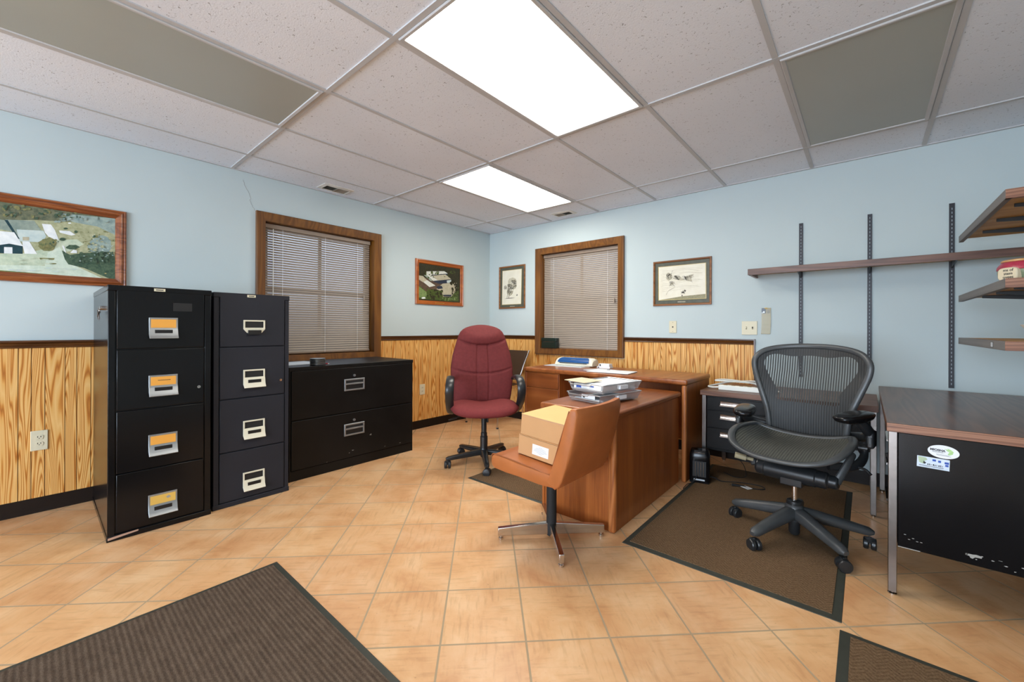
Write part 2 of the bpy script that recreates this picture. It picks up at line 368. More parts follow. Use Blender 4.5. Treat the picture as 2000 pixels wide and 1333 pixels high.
def rtmap(t, rt, sc):
    mp = t.n('ShaderNodeMapping'); t.l(rt.outputs[0], mp.inputs[0]); mp.inputs['Scale'].default_value = sc; return mp.outputs[0]
build_materials()

# ------------------------------------------------------------------ room shell
XR, YB, ZC = 4.62, -8.2, 2.361
W1 = (-2.675, -1.682, .872, 1.995)      # window 1 opening on the left wall (y0, y1, z0, z1)
W2 = (.842, 1.832, .885, 1.992)         # window 2 opening on the right-hand wall (x0, x1, z0, z1)
def shell():
    st = lambda o, lab=None: tag(o, lab, kind='structure')
    st(MB().box(-.2, XR+.2, YB-.2, .2, -.12, 0).build('floor', 'floor_tile', smooth=0), 'pale terracotta floor tiles laid diagonally with grey grout')
    st(MB().box(-.2, XR+.2, YB-.2, .2, ZC, ZC+.1).build('ceiling', 'ceiling_tile', smooth=0), 'suspended ceiling of speckled off white tiles')
    b = MB(); y0, y1, z0, z1 = W1
    b.box(-.16, 0, YB, y0, 0, ZC); b.box(-.16, 0, y1, .16, 0, ZC); b.box(-.16, 0, y0, y1, 0, z0); b.box(-.16, 0, y0, y1, z1, ZC)
    wl = st(b.build('wall_left', 'wall_paint', smooth=0), 'pale blue painted wall above wood panelling')
    c = MB(); pts = bez([(.0, -2.83, 2.29), (0, -2.815, 2.24), (0, -2.79, 2.20), (0, -2.778, 2.16), (0, -2.782, 2.13), (0, -2.768, 2.10), (0, -2.745, 2.062)], 4)
    c.sweep([(p.x+.0003, p.y+random.uniform(-.004, .004), p.z) for p in pts], .0011, 5); c.build('crack', 'ink_soft', wl, w=False)
    b = MB(); x0, x1, z0, z1 = W2
    b.box(-.16, x0, 0, .16, 0, ZC); b.box(x1, XR, 0, .16, 0, ZC); b.box(x0, x1, 0, .16, 0, z0); b.box(x0, x1, 0, .16, z1, ZC)
    st(b.build('wall_back', 'wall_paint', smooth=0), 'pale blue painted wall with shelf standards')
    st(MB().box(XR, XR+.16, YB, .16, 0, ZC).build('wall_right', 'wall_paint', smooth=0))
    b = MB(); b.box(-.16, 1.3, YB-.16, YB, 0, ZC); b.box(4.3, XR+.16, YB-.16, YB, 0, ZC); b.box(1.3, 4.3, YB-.16, YB, 0, .3); b.box(1.3, 4.3, YB-.16, YB, 2.2, ZC)
    st(b.build('wall_front', 'wall_paint', smooth=0))
    # baseboards: black vinyl cove
    pf = lambda h: [(0, 0), (.012, 0), (.010, .012), (.005, .03), (.004, .088), (.002, h), (0, h)]
    def cove(name, a, bq, nrm, mat, h=.095):
        a, bq, nrm = Vector(a), Vector(bq), Vector(nrm); pr = pf(h); n = len(pr); m = MB()
        m.add([p+nrm*d+Vector((0, 0, z)) for p in (a, bq) for d, z in pr], [[j, (j+1) % n, n+(j+1) % n, n+j] for j in range(n)]+[list(range(n)), list(range(n, 2*n))])
        st(m.build(name, mat))
    cove('baseboard_left', (0, YB, 0), (0, -.01, 0), (1, 0, 0), 'brown_vinyl'); cove('baseboard_back', (.01, 0, 0), (XR, 0, 0), (0, -1, 0), 'brown_vinyl')
    # chair rails with beads
    rp = [(0, 0), (.012, 0), (.014, .006), (.010, .012), (.016, .018), (.018, .024), (.012, .030), (.022, .036), (.022, .045), (0, .046)]
    def rail(name, segs, to3, mat, lab):
        m = MB(); n = len(rp)
        for a, c_ in segs:
            m.add([to3(p, d, .985+z) for p in (a, c_) for d, z in rp], [[j, (j+1) % n, n+(j+1) % n, n+j] for j in range(n)]+[list(range(n)), list(range(n, 2*n))])
        return m, name, mat, lab
    L3 = lambda u, d, z: (d, u, z); B3 = lambda u, d, z: (u, -d, z)
    m, a, mt, lb = rail('trim_1', [(YB, -2.742), (-1.614, 0)], L3, 'dark_trim', 'dark wood chair rail along the left wall'); st(m.build(a, mt), lb)
    m, a, mt, lb = rail('trim_2', [(0, .772), (1.904, 3.062)], B3, 'dark_trim_x', 'dark wood chair rail ending beside the light switch'); m.box(3.054, 3.064, -.014, 0, .0, .985); m.box(3.054, 3.064, -.024, 0, .985, 1.032); st(m.build(a, mt), lb)
    # wood-grain panelling of narrow upright boards
    def boards(name, u0, u1, holes, to3, lab):
        m = MB(); u = u0; k = 0; ws = [.054, .082, .05, .062, .058, .046, .072, .05]
        while u < u1-.005:
            w = min(ws[k % 8], u1-u)
            for h0, h1, hz0, hz1 in holes:
                for e in (h0, h1):
                    if u < e-.004 and u+w > e-.0001: w = e-u
            o1, o2 = random.uniform(0, 30), random.uniform(0, 8); k += 1
            spans = [(.09, .99)]
            for h0, h1, hz0, hz1 in holes:
                if u+w > h0+.004 and u < h1-.004: spans = [(.09, hz0)]
            for z0, z1 in spans:
                a = Vector(to3(u+.0016, 0, z0)); c_ = Vector(to3(u+w-.0016, .006, z1))
                lo = [min(a[i], c_[i]) for i in range(3)]; hi = [max(a[i], c_[i]) for i in range(3)]
                m.box(lo[0], hi[0], lo[1], hi[1], lo[2], hi[2], 0, uvf=lambda p: ((p.x+p.y)+o1, p.z+o2))
                g = Vector(to3(u-.0016, 0, z0)); g2 = Vector(to3(u+.0016, .003, z1)); lo = [min(g[i], g2[i]) for i in range(3)]; hi = [max(g[i], g2[i]) for i in range(3)]
                m.box(lo[0], hi[0], lo[1], hi[1], lo[2], hi[2], 1)
            u += w
        st(m.build(name, ['wainscot', 'groove'], smooth=0), lab)
    boards('trim_3', YB+.01, -.006, [(-2.742, -1.614, .80, 2.1)], L3, 'golden wood grain panelling on the left wall')
    boards('trim_4', .006, 3.054, [(.772, 1.904, .812, 2.1)], B3, 'golden wood grain panelling below the second window')
    # ceiling grid
    m = MB(); w = .012
    for k in range(8):
        x = .391+.61*k
        if x < XR: m.box(x-w, x+w, YB, 0, ZC-.006, ZC)
    for k in range(7):
        y = -.4685-1.22*k; m.box(0, XR, y-w, y+w, ZC-.0065, ZC)
    m.box(0, .02, YB, 0, ZC-.008, ZC); m.box(0, XR, -.02, 0, ZC-.008, ZC); m.box(XR-.02, XR, YB, 0, ZC-.008, ZC)
    st(m.build('trim_5', 't_bar', smooth=0), 'off white metal grid of the suspended ceiling')
    # windows
    def window(name, op, to3, lab):
        u0, u1, v0, v1 = op; t = thing(name, lab, None, kind='structure'); m = MB()
        cp = [(-.068, 0), (-.068, .028), (-.060, .032), (-.036, .026), (-.010, .017), (.002, .014), (.002, 0)]
        m.frame(u0, u1, v0, v1, cp, to3); m.build('casing', 'casing', t, w=False)
        m = MB(); m.frame(u0, u1, v0, v1, [(0, 0), (.004, 0), (.004, -.13), (0, -.13)], to3); m.build('jamb', 'casing', t, w=False)
        m = MB(); m.frame(u0, u1, v0, v1, [(.004, -.085), (.05, -.085), (.05, -.12), (.004, -.12)], to3); vm = (v0+v1)/2
        a, c_ = Vector(to3(u0+.05, vm-.02, -.085)), Vector(to3(u1-.05, vm+.02, -.12)); lo = [min(a[i], c_[i]) for i in range(3)]; hi = [max(a[i], c_[i]) for i in range(3)]
        m.box(lo[0], hi[0], lo[1], hi[1], lo[2], hi[2]); um = (u0+u1)/2
        a, c_ = Vector(to3(um-.011, v0+.05, -.09)), Vector(to3(um+.011, v1-.05, -.115)); lo = [min(a[i], c_[i]) for i in range(3)]; hi = [max(a[i], c_[i]) for i in range(3)]
        m.box(lo[0], hi[0], lo[1], hi[1], lo[2], hi[2]); m.build('sash', 'casing', t, w=False)
        m = MB(); a, c_ = Vector(to3(u0+.02, v0+.02, -.100)), Vector(to3(u1-.02, v1-.02, -.104)); lo = [min(a[i], c_[i]) for i in range(3)]; hi = [max(a[i], c_[i]) for i in range(3)]
        m.box(lo[0], hi[0], lo[1], hi[1], lo[2], hi[2]); m.build('pane', 'pane_glass', t, w=False)
    window('window_1', W1, lambda u, v, h: (h, u, v), 'window with dark wood casing on the left wall')
    window('window_2', W2, lambda u, v, h: (u, -h, v), 'window with dark wood casing beside the corner')
    window('window_3', (1.3, 4.3, .3, 2.2), lambda u, v, h: (u, YB+h, v), 'wide window in the wall behind')
    # mini blinds
    def blind(op, to3, lab, end, wand, tilt, gap, cords, mr):
        u0, u1, v0, v1 = op; cu = (u0+u1)/2; d0 = -.055
        o3 = to3(cu, v0+gap, d0); t = thing('window_blind', lab, 'blind', o3, group='mini blinds')
        bx = lambda m, a, b_, mi=0: (lambda A, B: m.box(min(A[0], B[0]), max(A[0], B[0]), min(A[1], B[1]), max(A[1], B[1]), min(A[2], B[2]), max(A[2], B[2]), mi))(to3(*a), to3(*b_))
        a0, a1 = u0+.008+mr[0], u1-.008-mr[1]
        m = MB(); bx(m, (a0, v1-.045, d0-.022), (a1, v1-.008, d0+.018)); m.build('head_rail', 'blind_rail', t, bev=.003)
        m = MB(); z = v0+gap+.022; zt = v1-.052; n = int((zt-z)/.0208); st_ = (zt-z)/n
        for k in range(n+1):
            zc = z+k*st_; prof = []
            for j in range(5):
                s_ = -.0125+.025*j/4; bow = .0022*(1-(s_/.0125)**2)
                prof.append((math.cos(tilt)*s_-math.sin(tilt)*bow, math.sin(tilt)*s_+math.cos(tilt)*bow))
            m.add([to3(uu, zc+q, d0+p) for uu in (a0+.004, a1-.004) for p, q in prof], [[j, j+1, 6+j, 5+j] for j in range(4)])
        m.build('slats', 'slat', t, smooth=60)
        m = MB(); bx(m, (a0+.002, v0+gap-.004, d0-.012), (a1-.002, v0+gap+.010, d0+.012)); m.build('bottom_rail', 'blind_rail', t, bev=.003)
        for f in cords:
            uu = a0+(a1-a0)*f; m = MB(); zz = v0+gap
            m.sweep([to3(uu, zz, d0+.0155), to3(uu, v1-.04, d0+.0155)], .0011, 5); m.sweep([to3(uu, zz, d0-.0155), to3(uu, v1-.04, d0-.0155)], .0011, 5)
            m.sweep([to3(uu, zz, d0-.0155), to3(uu, zz, d0+.0155)], .0011, 5); m.build('ladder_cord', 'cord_white', t)
        if wand is not None:
            m = MB(); uu = a0+(a1-a0)*wand; m.cyl(to3(uu, v1-.05, d0+.022), to3(uu, v1-.62, d0+.024), .0035, n=8); m.build('tilt_wand', 'white_plastic', t)
        m = MB(); uu = a0+(a1-a0)*end
        m.cyl(to3(uu, v1-.05, d0+.02), to3(uu, v1-.56, d0+.02), .0012, n=5); m.lathe(to3(uu, v1-.60, d0+.02), [(.002, .05), (.005, .045), (.009, .01), (.009, .0), (.003, -.002)], 12); m.build('pull_cord', 'slat', t)
    blind(W1, lambda u, v, h: (h, u, v), 'closed taupe mini blind with white wand, behind the filing cabinets', .93, .07, R_(-56), .016, (.15, .86, .53), (0, .01))
    blind(W2, lambda u, v, h: (u, -h, v), 'closed taupe mini blind in the window beside the corner', .94, None, R_(-61), .006, (.15, .86), (0, 0))
    # ceiling fixtures
    def light(x, y, lit, lab, grp=None):
        t = thing('ceiling_light', lab, 'ceiling light', (x+.305, y+.61, ZC-.012), group=grp)
        x0, x1, y0, y1 = x+.014, x+.596, y+.014, y+1.206; C3 = lambda u, v, h: (u, v, ZC-h)
        m = MB(); m.frame(x0, x1, y0, y1, [(0, 0), (0, .010), (.004, .013), (.018, .011), (.022, .004), (.022, 0)], C3); m.build('frame', 't_bar', t)
        MB().box(x0+.02, x1-.02, y0+.02, y1-.02, ZC-.006, ZC-.001).build('diffuser', 'lamp_diffuser' if lit else 'dead_diffuser', t, smooth=0)
    light(2.221, -2.9085, True, 'large glowing fluorescent panel nearest overhead in the middle of the ceiling')
    light(1.001, -1.6885, True, 'smaller looking glowing fluorescent panel near the corner of the room')
    light(1.001, -4.1285, False, 'unlit grey ceiling panel above the tall filing cabinets')
    light(3.441, -1.6885, False, 'unlit grey ceiling panel above the mesh chair and shelves')
    light(2.221, -5.3485, False, 'unlit grey ceiling panel behind the viewer')
    light(3.441, -4.1285, False, 'unlit grey ceiling panel straight above the viewer')
    light(2.221, -7.7885, True, 'added glowing fill panel, unseen far behind the viewer')  # extra lit panel added out of view to brighten the room
    def vent(x0, x1, y0, y1, ax, lab):
        t = thing('ceiling_vent', lab, 'vent', ((x0+x1)/2, (y0+y1)/2, ZC-.01)); C3 = lambda u, v, h: (u, v, ZC-h)
        m = MB(); m.frame(x0, x1, y0, y1, [(0, 0), (0, .004), (.02, .012), (.028, .012), (.028, 0)], C3); m.build('frame', 'vent_metal', t)
        MB().box(x0+.027, x1-.027, y0+.027, y1-.027, ZC-.004, ZC-.001).build('duct', 'vent_dark', t, smooth=0)
        m = MB(); half = (y0+y1)/2 if ax == 'y' else (x0+x1)/2
        for k in range(9):
            f = (k+.5)/9
            for sg in (-1, 1):
                if ax == 'y':
                    xx = x0+.028+(x1-x0-.056)*f; a, c_ = (y0+.027, half-.004) if sg < 0 else (half+.004, y1-.027)
                    m.add([(xx, a, ZC-.004), (xx-.006*sg, a, ZC-.010), (xx-.006*sg, c_, ZC-.010), (xx, c_, ZC-.004)], [[0, 1, 2, 3]])
                else:
                    yy = y0+.028+(y1-y0-.056)*f; a, c_ = (x0+.027, half-.004) if sg < 0 else (half+.004, x1-.027)
                    m.add([(a, yy, ZC-.004), (a, yy-.006*sg, ZC-.010), (c_, yy-.006*sg, ZC-.010), (c_, yy, ZC-.004)], [[0, 1, 2, 3]])
        if ax == 'y': m.box(x0+.027, x1-.027, half-.004, half+.004, ZC-.012, ZC-.004)
        else: m.box(half-.004, half+.004, y0+.027, y1-.027, ZC-.012, ZC-.004)
        m.build('louvers', 'vent_louver', t, smooth=0)
    vent(.07, .235, -2.285, -2.02, 'y', 'metal ceiling vent above the window on the left wall'); vent(1.16, 1.405, -.26, -.11, 'x', 'metal ceiling vent near the window beside the corner')
shell()

# ------------------------------------------------------------------ wall plates
def plates():
    def plate(name, lab, cat, u0, u1, v0, v1, to3, kind, off, grp=None):
        c3 = to3((u0+u1)/2, (v0+v1)/2, off); t = thing(name, lab, cat, c3, group=grp); m = MB()
        bx = lambda m, a, b_, mi=0: (lambda A, B: m.box(min(A[0], B[0]), max(A[0], B[0]), min(A[1], B[1]), max(A[1], B[1]), min(A[2], B[2]), max(A[2], B[2]), mi))(to3(*a), to3(*b_))
        bx(m, (u0, v0, off), (u1, v1, off+.006)); m.build('plate', 'ivory', t, bev=.0025)
        um, vm = (u0+u1)/2, (v0+v1)/2
        if kind == 'outlet':
            for sg in (-1, 1):
                m = MB(); cz = vm+sg*.0195
                pts = [(math.cos(a)*.0165, max(-.012, min(.012, math.sin(a)*.0165))) for a in [2*PI*i/20 for i in range(20)]]
                A = [Vector(to3(um+p, cz+q, off+.005)) for p, q in pts]; B = [Vector(to3(um+p, cz+q, off+.0085)) for p, q in pts]
                m.add(A+B, [list(range(20)), list(range(20, 40))]+[[i, (i+1) % 20, 20+(i+1) % 20, 20+i] for i in range(20)])
                for du in (-.0062, .0062): bx(m, (um+du-.0016, cz-.001, off+.008), (um+du+.0016, cz+.007, off+.0088), 1)
                bx(m, (um-.002, cz-.008, off+.008), (um+.002, cz-.004, off+.0088), 1); m.build('socket', ['ivory', 'ivory_hole'], t)
        elif kind == 'jack':
            m = MB(); bx(m, (um-.006, vm-.006, off+.005), (um+.006, vm+.006, off+.007), 0)
            m.build('jack_hole', 'ivory_hole', t)
            for dv in (-.042, .042):
                m = MB(); m.cyl(to3(um, vm+dv, off+.005), to3(um, vm+dv, off+.0075), .003, n=10); m.build('screw', 'ivory_dark', t)
        else:
            for du in (-.023, .023):
                m = MB(); bx(m, (um+du-.005, vm-.012, off+.005), (um+du+.005, vm+.012, off+.0066), 0); m.build('slot', 'ivory_dark', t)
                m = MB(); bx(m, (um+du-.0035, vm-.002, off+.006), (um+du+.0035, vm+.009, off+.016), 0); m.build('toggle', 'ivory' if du < 0 else 'ivory_hole', t, bev=.001)
    L3 = lambda u, v, h: (h, u, v); B3 = lambda u, v, h: (u, -h, v)
    plate('wall_outlet', 'ivory outlet plate on the panelling left of the filing cabinets', 'outlet', -3.927, -3.857, .372, .49, L3, 'outlet', .006)
    plate('wall_outlet', 'small ivory outlet plate on the panelling left of the burgundy chair', 'outlet', -1.122, -1.052, .372, .488, L3, 'outlet', .006)
    plate('phone_jack', 'ivory phone jack plate below the ink drawing of a runner', 'jack', 2.352, 2.42, 1.077, 1.19, B3, 'jack', 0)
    plate('light_switch', 'ivory double light switch above the end of the chair rail', 'switch', 2.962, 3.077, 1.068, 1.182, B3, 'switch', 0)
    # crinkled plastic card holder taped beside the switch
    t = thing('hanging_pamphlet', 'crinkled pale pamphlet in plastic hanging beside the light switch', 'pamphlet', (3.14, -.005, 1.18)); m = MB(); n = 14
    zz = [1.29-.215*k/n for k in range(n+1)]; dy = [.002+.004*abs(math.sin(k*1.3)) for k in range(n+1)]
    m.add([(x+(.0 if k < 9 else (k-9)*-.0008), -d-.0012*(x > 3.14), z) for k, (z, d) in enumerate(zip(zz, dy)) for x in (3.107, 3.140, 3.173)], [[3*k+j, 3*k+j+1, 3*k+j+4, 3*k+j+3] for k in range(n) for j in (0, 1)])
    m.build('sheet', 'pamphlet', t)
    m = MB(); m.box(3.108, 3.136, -.0085, -.007, 1.245, 1.288); m.build('picture', 'p_navy', t); m = MB(); m.box(3.118, 3.130, -.0092, -.0085, 1.248, 1.262); m.box(3.110, 3.116, -.0092, -.0085, 1.246, 1.254); m.build('figure', 'p_white', t)
    m = MB(); m.box(3.128, 3.150, -.009, -.007, 1.284, 1.291); m.build('tape', 'card_yellow', t)
    m = MB()
    for k in range(5): m.box(3.146, 3.168-(k % 2)*.006, -.0085, -.0075, 1.272-k*.007, 1.275-k*.007)
    m.build('writing', 'ink_soft', t)
t = NT('pamphlet'); t.setp(.3, 0, .4); t.base(S(160, 152, 122))
plates()

# ------------------------------------------------------------------ pictures
def picture(name, lab, u0, u1, v0, v1, to3, prof, fmat, inner, quad, polys, mats, base, extra=None, inks=(), tufts=()):
    # inner: visible print (u0,u1,v0,v1); quad: TL, TR, BR, BL of the sketch frame; polys: (material, points)
    t = thing(name, lab, 'picture', to3((u0+u1)/2, (v0+v1)/2, 0)); m = MB()
    m.frame(u0, u1, v0, v1, prof, to3); m.build('frame', fmat, t, smooth=25)
    (xl, ytl), (xr, ytr), (_, ybr), (_, ybl) = quad; a0, a1, b0, b1 = inner
    def uv(x, y, h):
        f = (x-xl)/(xr-xl); tp = ytl+(ytr-ytl)*f; bt = ybl+(ybr-ybl)*f; g = (y-tp)/(bt-tp)
        return to3(a0+(a1-a0)*f, b1+(b0-b1)*g, h)
    d = .006
    m = MB(); full = extra or (u0+.004, u1-.004, v0+.004, v1-.004)
    A, B = to3(full[0], full[2], .001), to3(full[1], full[3], d)
    m.box(min(A[0], B[0]), max(A[0], B[0]), min(A[1], B[1]), max(A[1], B[1]), min(A[2], B[2]), max(A[2], B[2]), 0)
    idx = {k: i+1 for i, k in enumerate(mats)}
    polys = polys+[(mt, ell(random.uniform(x0, x1), random.uniform(y0, y1), random.uniform(*r), random.uniform(*r)*asp, 9, .35)) for mt, n, x0, x1, y0, y1, r, asp in tufts for _ in range(n)]
    for k, (mt, pts) in enumerate(polys):
        m.poly([uv(x, y, d+.00015+.00006*k) for x, y in pts], idx[mt])
    for mt, pts, w in inks:
        pth = [Vector(uv(x, y, d+.0010)) for x, y in pts]; pth = bez(pth, 4) if len(pth) > 2 else pth
        m.sweep(pth, w, 5, m=idx[mt])
    m.build('print', [base]+mats, t, smooth=0)
    return t
def ell(cx, cy, rx, ry, n=16, jag=0): return [(cx+rx*math.cos(2*PI*i/n)*(1+random.uniform(-jag, jag)), cy+ry*math.sin(2*PI*i/n)*(1+random.uniform(-jag, jag))) for i in range(n)]
def pictures():
    L3 = lambda u, v, h: (h, u, v); B3 = lambda u, v, h: (u, -h, v)
    op = [(0, 0), (0, .012), (.004, .019), (.010, .021), (.014, .018), (.018, .022), (.026, .026), (.032, .024), (.034, .019), (.050, .013), (.054, .008), (.056, .0)]
    picture('framed_photograph', 'large oak framed aerial photograph of white farm buildings, left of the cabinets', -4.50, -3.512, 1.376, 1.882, L3, op, 'oak_frame', (-4.042, -3.566, 1.428, 1.828),
        [(0, 190), (1575, 415), (1575, 1240), (0, 1125)],
        [('p_woods', [(-1500, -40), (0, 190), (1575, 415), (1575, 520), (900, 450), (400, 430), (0, 440), (-1500, 400)]),
         ('p_haze', [(700, 330), (1575, 415), (1575, 700), (1300, 560), (900, 440)]),
         ('p_field', [(400, 430), (900, 450), (1300, 520), (1575, 640), (1575, 900), (1100, 760), (640, 560)]),
         ('p_lot', [(-1500, 860), (0, 890), (300, 880), (520, 830), (740, 700), (1000, 690), (1100, 760), (900, 850), (800, 870), (860, 1020), (300, 1060), (-1500, 1060)]),
         ('p_road', [(-1500, 1030), (0, 1040), (700, 1050), (850, 990), (1380, 1225), (850, 1185), (0, 1110), (-1500, 1080)]),
         ('p_grass', [(-1500, 1075), (0, 1108), (850, 1182), (1370, 1228), (0, 1140), (-1500, 1095)]),
         ('p_road', [(600, 870), (760, 790), (800, 880), (860, 1010), (760, 1060), (560, 1050)]),
         ('p_dark', [(790, 840), (900, 900), (1100, 880), (1400, 860), (1575, 930), (1575, 1240), (1480, 1228), (1100, 1080), (880, 1030), (830, 960)]),
         ('p_haze', ell(1340, 780, 190, 130, 18, .2)), ('p_dark', ell(1400, 920, 120, 70, 14, .25)), ('p_dark', ell(1120, 930, 90, 40, 14, .25)),
         ('p_roofgrey', [(60, 430), (420, 440), (520, 580), (580, 640), (210, 640), (130, 540)]), ('p_pale', [(200, 560), (540, 575), (580, 650), (520, 730), (230, 720)]),
         ('p_white', [(520, 480), (640, 490), (690, 560), (750, 700), (640, 690), (560, 600)]), ('p_white', [(750, 570), (900, 580), (980, 630), (920, 640), (760, 600)]),
         ('p_roofgrey', [(-1500, 300), (0, 430), (60, 440), (180, 600), (0, 560), (-1500, 480)]), ('p_teal', [(50, 435), (90, 435), (240, 690), (200, 680)]),
         ('p_white', [(-900, 560), (0, 585), (170, 600), (280, 785), (110, 760), (0, 775), (-900, 740)]), ('p_teal', [(-900, 750), (0, 770), (110, 752), (275, 785), (275, 888), (-900, 860)]),
         ('p_white', [(48, 798), (148, 800), (150, 886), (48, 884)]), ('p_white', [(270, 720), (360, 725), (460, 890), (300, 885), (278, 790)]), ('p_yard', [(275, 660), (356, 662), (356, 708), (275, 706)]),
         ('p_bush', ell(600, 760, 120, 90, 18, .15)), ('p_dark', ell(940, 800, 90, 34, 12, .2)), ('p_white', [(905, 875), (950, 830), (1000, 845), (1000, 880)]), ('p_white', [(790, 775), (820, 780), (850, 880), (820, 850)]),
         ('p_bush', [(490, 940), (690, 945), (680, 968), (500, 965)]), ('p_bush', [(615, 1010), (715, 1012), (705, 1028), (625, 1026)]), ('p_dark', ell(1260, 655, 40, 16, 10)), ('p_dark', ell(800, 690, 44, 22, 10)),
         ('p_dark', ell(840, 545, 30, 14, 10)), ('p_dark', ell(985, 590, 24, 20, 10)), ('p_gold', ell(1425, 1160, 18, 6, 8)), ('p_white', ell(895, 472, 24, 9, 10))],
        ['p_woods', 'p_haze', 'p_field', 'p_lot', 'p_road', 'p_grass', 'p_dark', 'p_roofgrey', 'p_pale', 'p_white', 'p_teal', 'p_yard', 'p_bush', 'p_gold'], 'p_field', tufts=[('p_bush', 26, 20, 1000, 240, 400, (8, 34), .8), ('p_dark', 26, 40, 1100, 250, 410, (8, 30), .8), ('p_haze', 14, 700, 1500, 400, 470, (14, 40), .5), ('p_bush', 24, 900, 1540, 560, 860, (6, 26), .5), ('p_field', 20, 1150, 1540, 680, 900, (8, 30), .6), ('p_dark', 40, 1000, 1550, 860, 1010, (8, 34), .7), ('p_haze', 10, 900, 1540, 900, 1000, (6, 22), .6), ('p_pale', 14, 1150, 1540, 620, 900, (5, 14), .6), ('p_lot', 14, 100, 800, 930, 1030, (10, 50), .18), ('p_pale', 10, 100, 1100, 1080, 1130, (20, 70), .12), ('p_bush', 8, 480, 740, 690, 830, (8, 24), .8), ('p_dark', 8, 560, 740, 720, 830, (6, 18), .8)])
    fp = [(0, 0), (0, .014), (.005, .022), (.014, .024), (.018, .018), (.040, .016), (.046, .009), (.048, 0)]
    picture('framed_photograph', 'orange wood framed aerial photograph of buildings among dark trees, near the corner', -1.183, -.48, 1.380, 1.884, L3, fp, 'orange_frame', (-1.138, -.55, 1.440, 1.826),
        [(140, 200), (757, 290), (757, 795), (140, 760)],
        [('p_brown', [(140, 460), (260, 420), (400, 480), (520, 500), (480, 620), (330, 600), (250, 640), (140, 560)]),
         ('p_yard', [(520, 490), (640, 480), (700, 560), (700, 640), (650, 720), (500, 720), (480, 640), (400, 600)]),
         ('p_leaf', [(140, 540), (250, 640), (300, 600), (360, 640), (470, 620), (490, 720), (620, 740), (700, 640), (757, 560), (757, 795), (140, 760)]),
         ('p_grass', [(140, 560), (250, 650), (260, 720), (170, 740), (140, 740)]), ('p_yard', [(490, 640), (660, 640), (650, 690), (500, 690)]), ('p_navy', [(500, 690), (640, 688), (630, 718), (510, 716)]),
         ('p_roofw', [(250, 318), (520, 312), (578, 350), (340, 372), (250, 380)]), ('p_navy', [(340, 372), (575, 352), (570, 372), (330, 392)]),
         ('p_yard', [(340, 385), (540, 365), (632, 440), (420, 462)]), ('p_navy', [(420, 462), (632, 440), (632, 500), (440, 515), (340, 480)]), ('p_pale', [(560, 462), (632, 450), (632, 498), (565, 500)]),
         ('p_roofw', [(258, 380), (310, 372), (420, 460), (350, 470)]), ('p_yard', [(140, 385), (200, 395), (260, 460), (200, 495), (140, 450)]), ('p_roofgrey', [(210, 375), (260, 380), (340, 470), (310, 470)]), ('p_roofw', [(205, 490), (262, 458), (385, 545), (295, 570)]),
         ('p_navy', [(400, 560), (480, 545), (500, 590), (420, 600)]), ('p_forest', ell(635, 505, 26, 28, 9, .3)), ('p_forest', ell(715, 540, 36, 60, 12, .3)), ('p_leaf', ell(330, 690, 60, 60, 12, .3)), ('p_leaf', ell(600, 770, 90, 24, 12, .3)), ('p_white', ell(210, 745, 36, 14, 10, .3))],
        ['p_brown', 'p_yard', 'p_leaf', 'p_grass', 'p_navy', 'p_roofw', 'p_pale', 'p_roofgrey', 'p_forest', 'p_white'], 'p_forest', tufts=[('p_leaf', 22, 160, 740, 300, 420, (4, 16), 1.2), ('p_forest', 26, 250, 480, 620, 760, (5, 18), 1.6), ('p_leaf', 24, 250, 500, 600, 770, (5, 16), 1.5), ('p_grass', 18, 480, 740, 735, 780, (4, 12), 1.4), ('p_forest', 16, 640, 745, 480, 700, (6, 18), 1.3), ('p_yard', 8, 640, 720, 470, 600, (4, 9), 1)])
    m = MB(); m.box(.017, .0178, -.92, -.78, 1.4, 1.409); m.build('brass_plate', 'brass', bpy.data.objects['framed_photograph.001'])
    tp = [(0, 0), (0, .014), (.003, .017), (.012, .017), (.018, .010), (.020, 0)]
    ran = lambda cx, cy, rx, ry, k, w: [('p_ink', [(cx+random.uniform(-rx, rx), cy+random.uniform(-ry, ry)) for _ in range(4)], w) for _ in range(k)]
    t = picture('framed_drawing', 'narrow upright ink drawing in a green mat, between the corner and the window', .178, .606, 1.364, 1.902, B3, tp, 'thin_frame', (.236, .548, 1.420, 1.846),
        [(1462, 330), (1760, 305), (1750, 835), (1455, 835)],
        [('p_gold', [(1457, 324), (1765, 298), (1756, 841), (1450, 841)]), ('p_paper', [(1462, 330), (1760, 305), (1750, 835), (1455, 835)]), ('p_wash', ell(1620, 520, 70, 100, 16, .12)), ('p_wash', ell(1580, 640, 50, 60, 14, .12)),
         ('p_ink', [(1490, 748), (1560, 738), (1668, 738), (1600, 748)]), ('p_paper', ell(1615, 510, 24, 22)), ('p_paper', ell(1660, 520, 20, 24)), ('p_paper', ell(1590, 580, 34, 16)), ('p_paper', ell(1600, 620, 30, 14)), ('p_ink', ell(1690, 697, 12, 14, 8)), ('p_paper', ell(1687, 692, 6, 7, 8))],
        ['p_gold', 'p_paper', 'p_wash', 'p_ink'], 'p_mat',
        inks=ran(1640, 500, 46, 36, 14, .0010)+ran(1590, 570, 54, 46, 16, .0010)+ran(1510, 580, 30, 32, 9, .0006)+ran(1580, 640, 36, 36, 10, .0009)+ran(1660, 540, 26, 40, 8, .0009)+[('p_ink', [(1540, 620), (1545, 680), (1530, 745)], .0022), ('p_ink', [(1600, 650), (1570, 690), (1560, 742)], .003), ('p_ink', [(1630, 620), (1610, 680), (1560, 720)], .0016)])
    MB().box(.36, .44, -.0072, -.006, 1.390, 1.395).build('caption_line', 'p_wash', t)
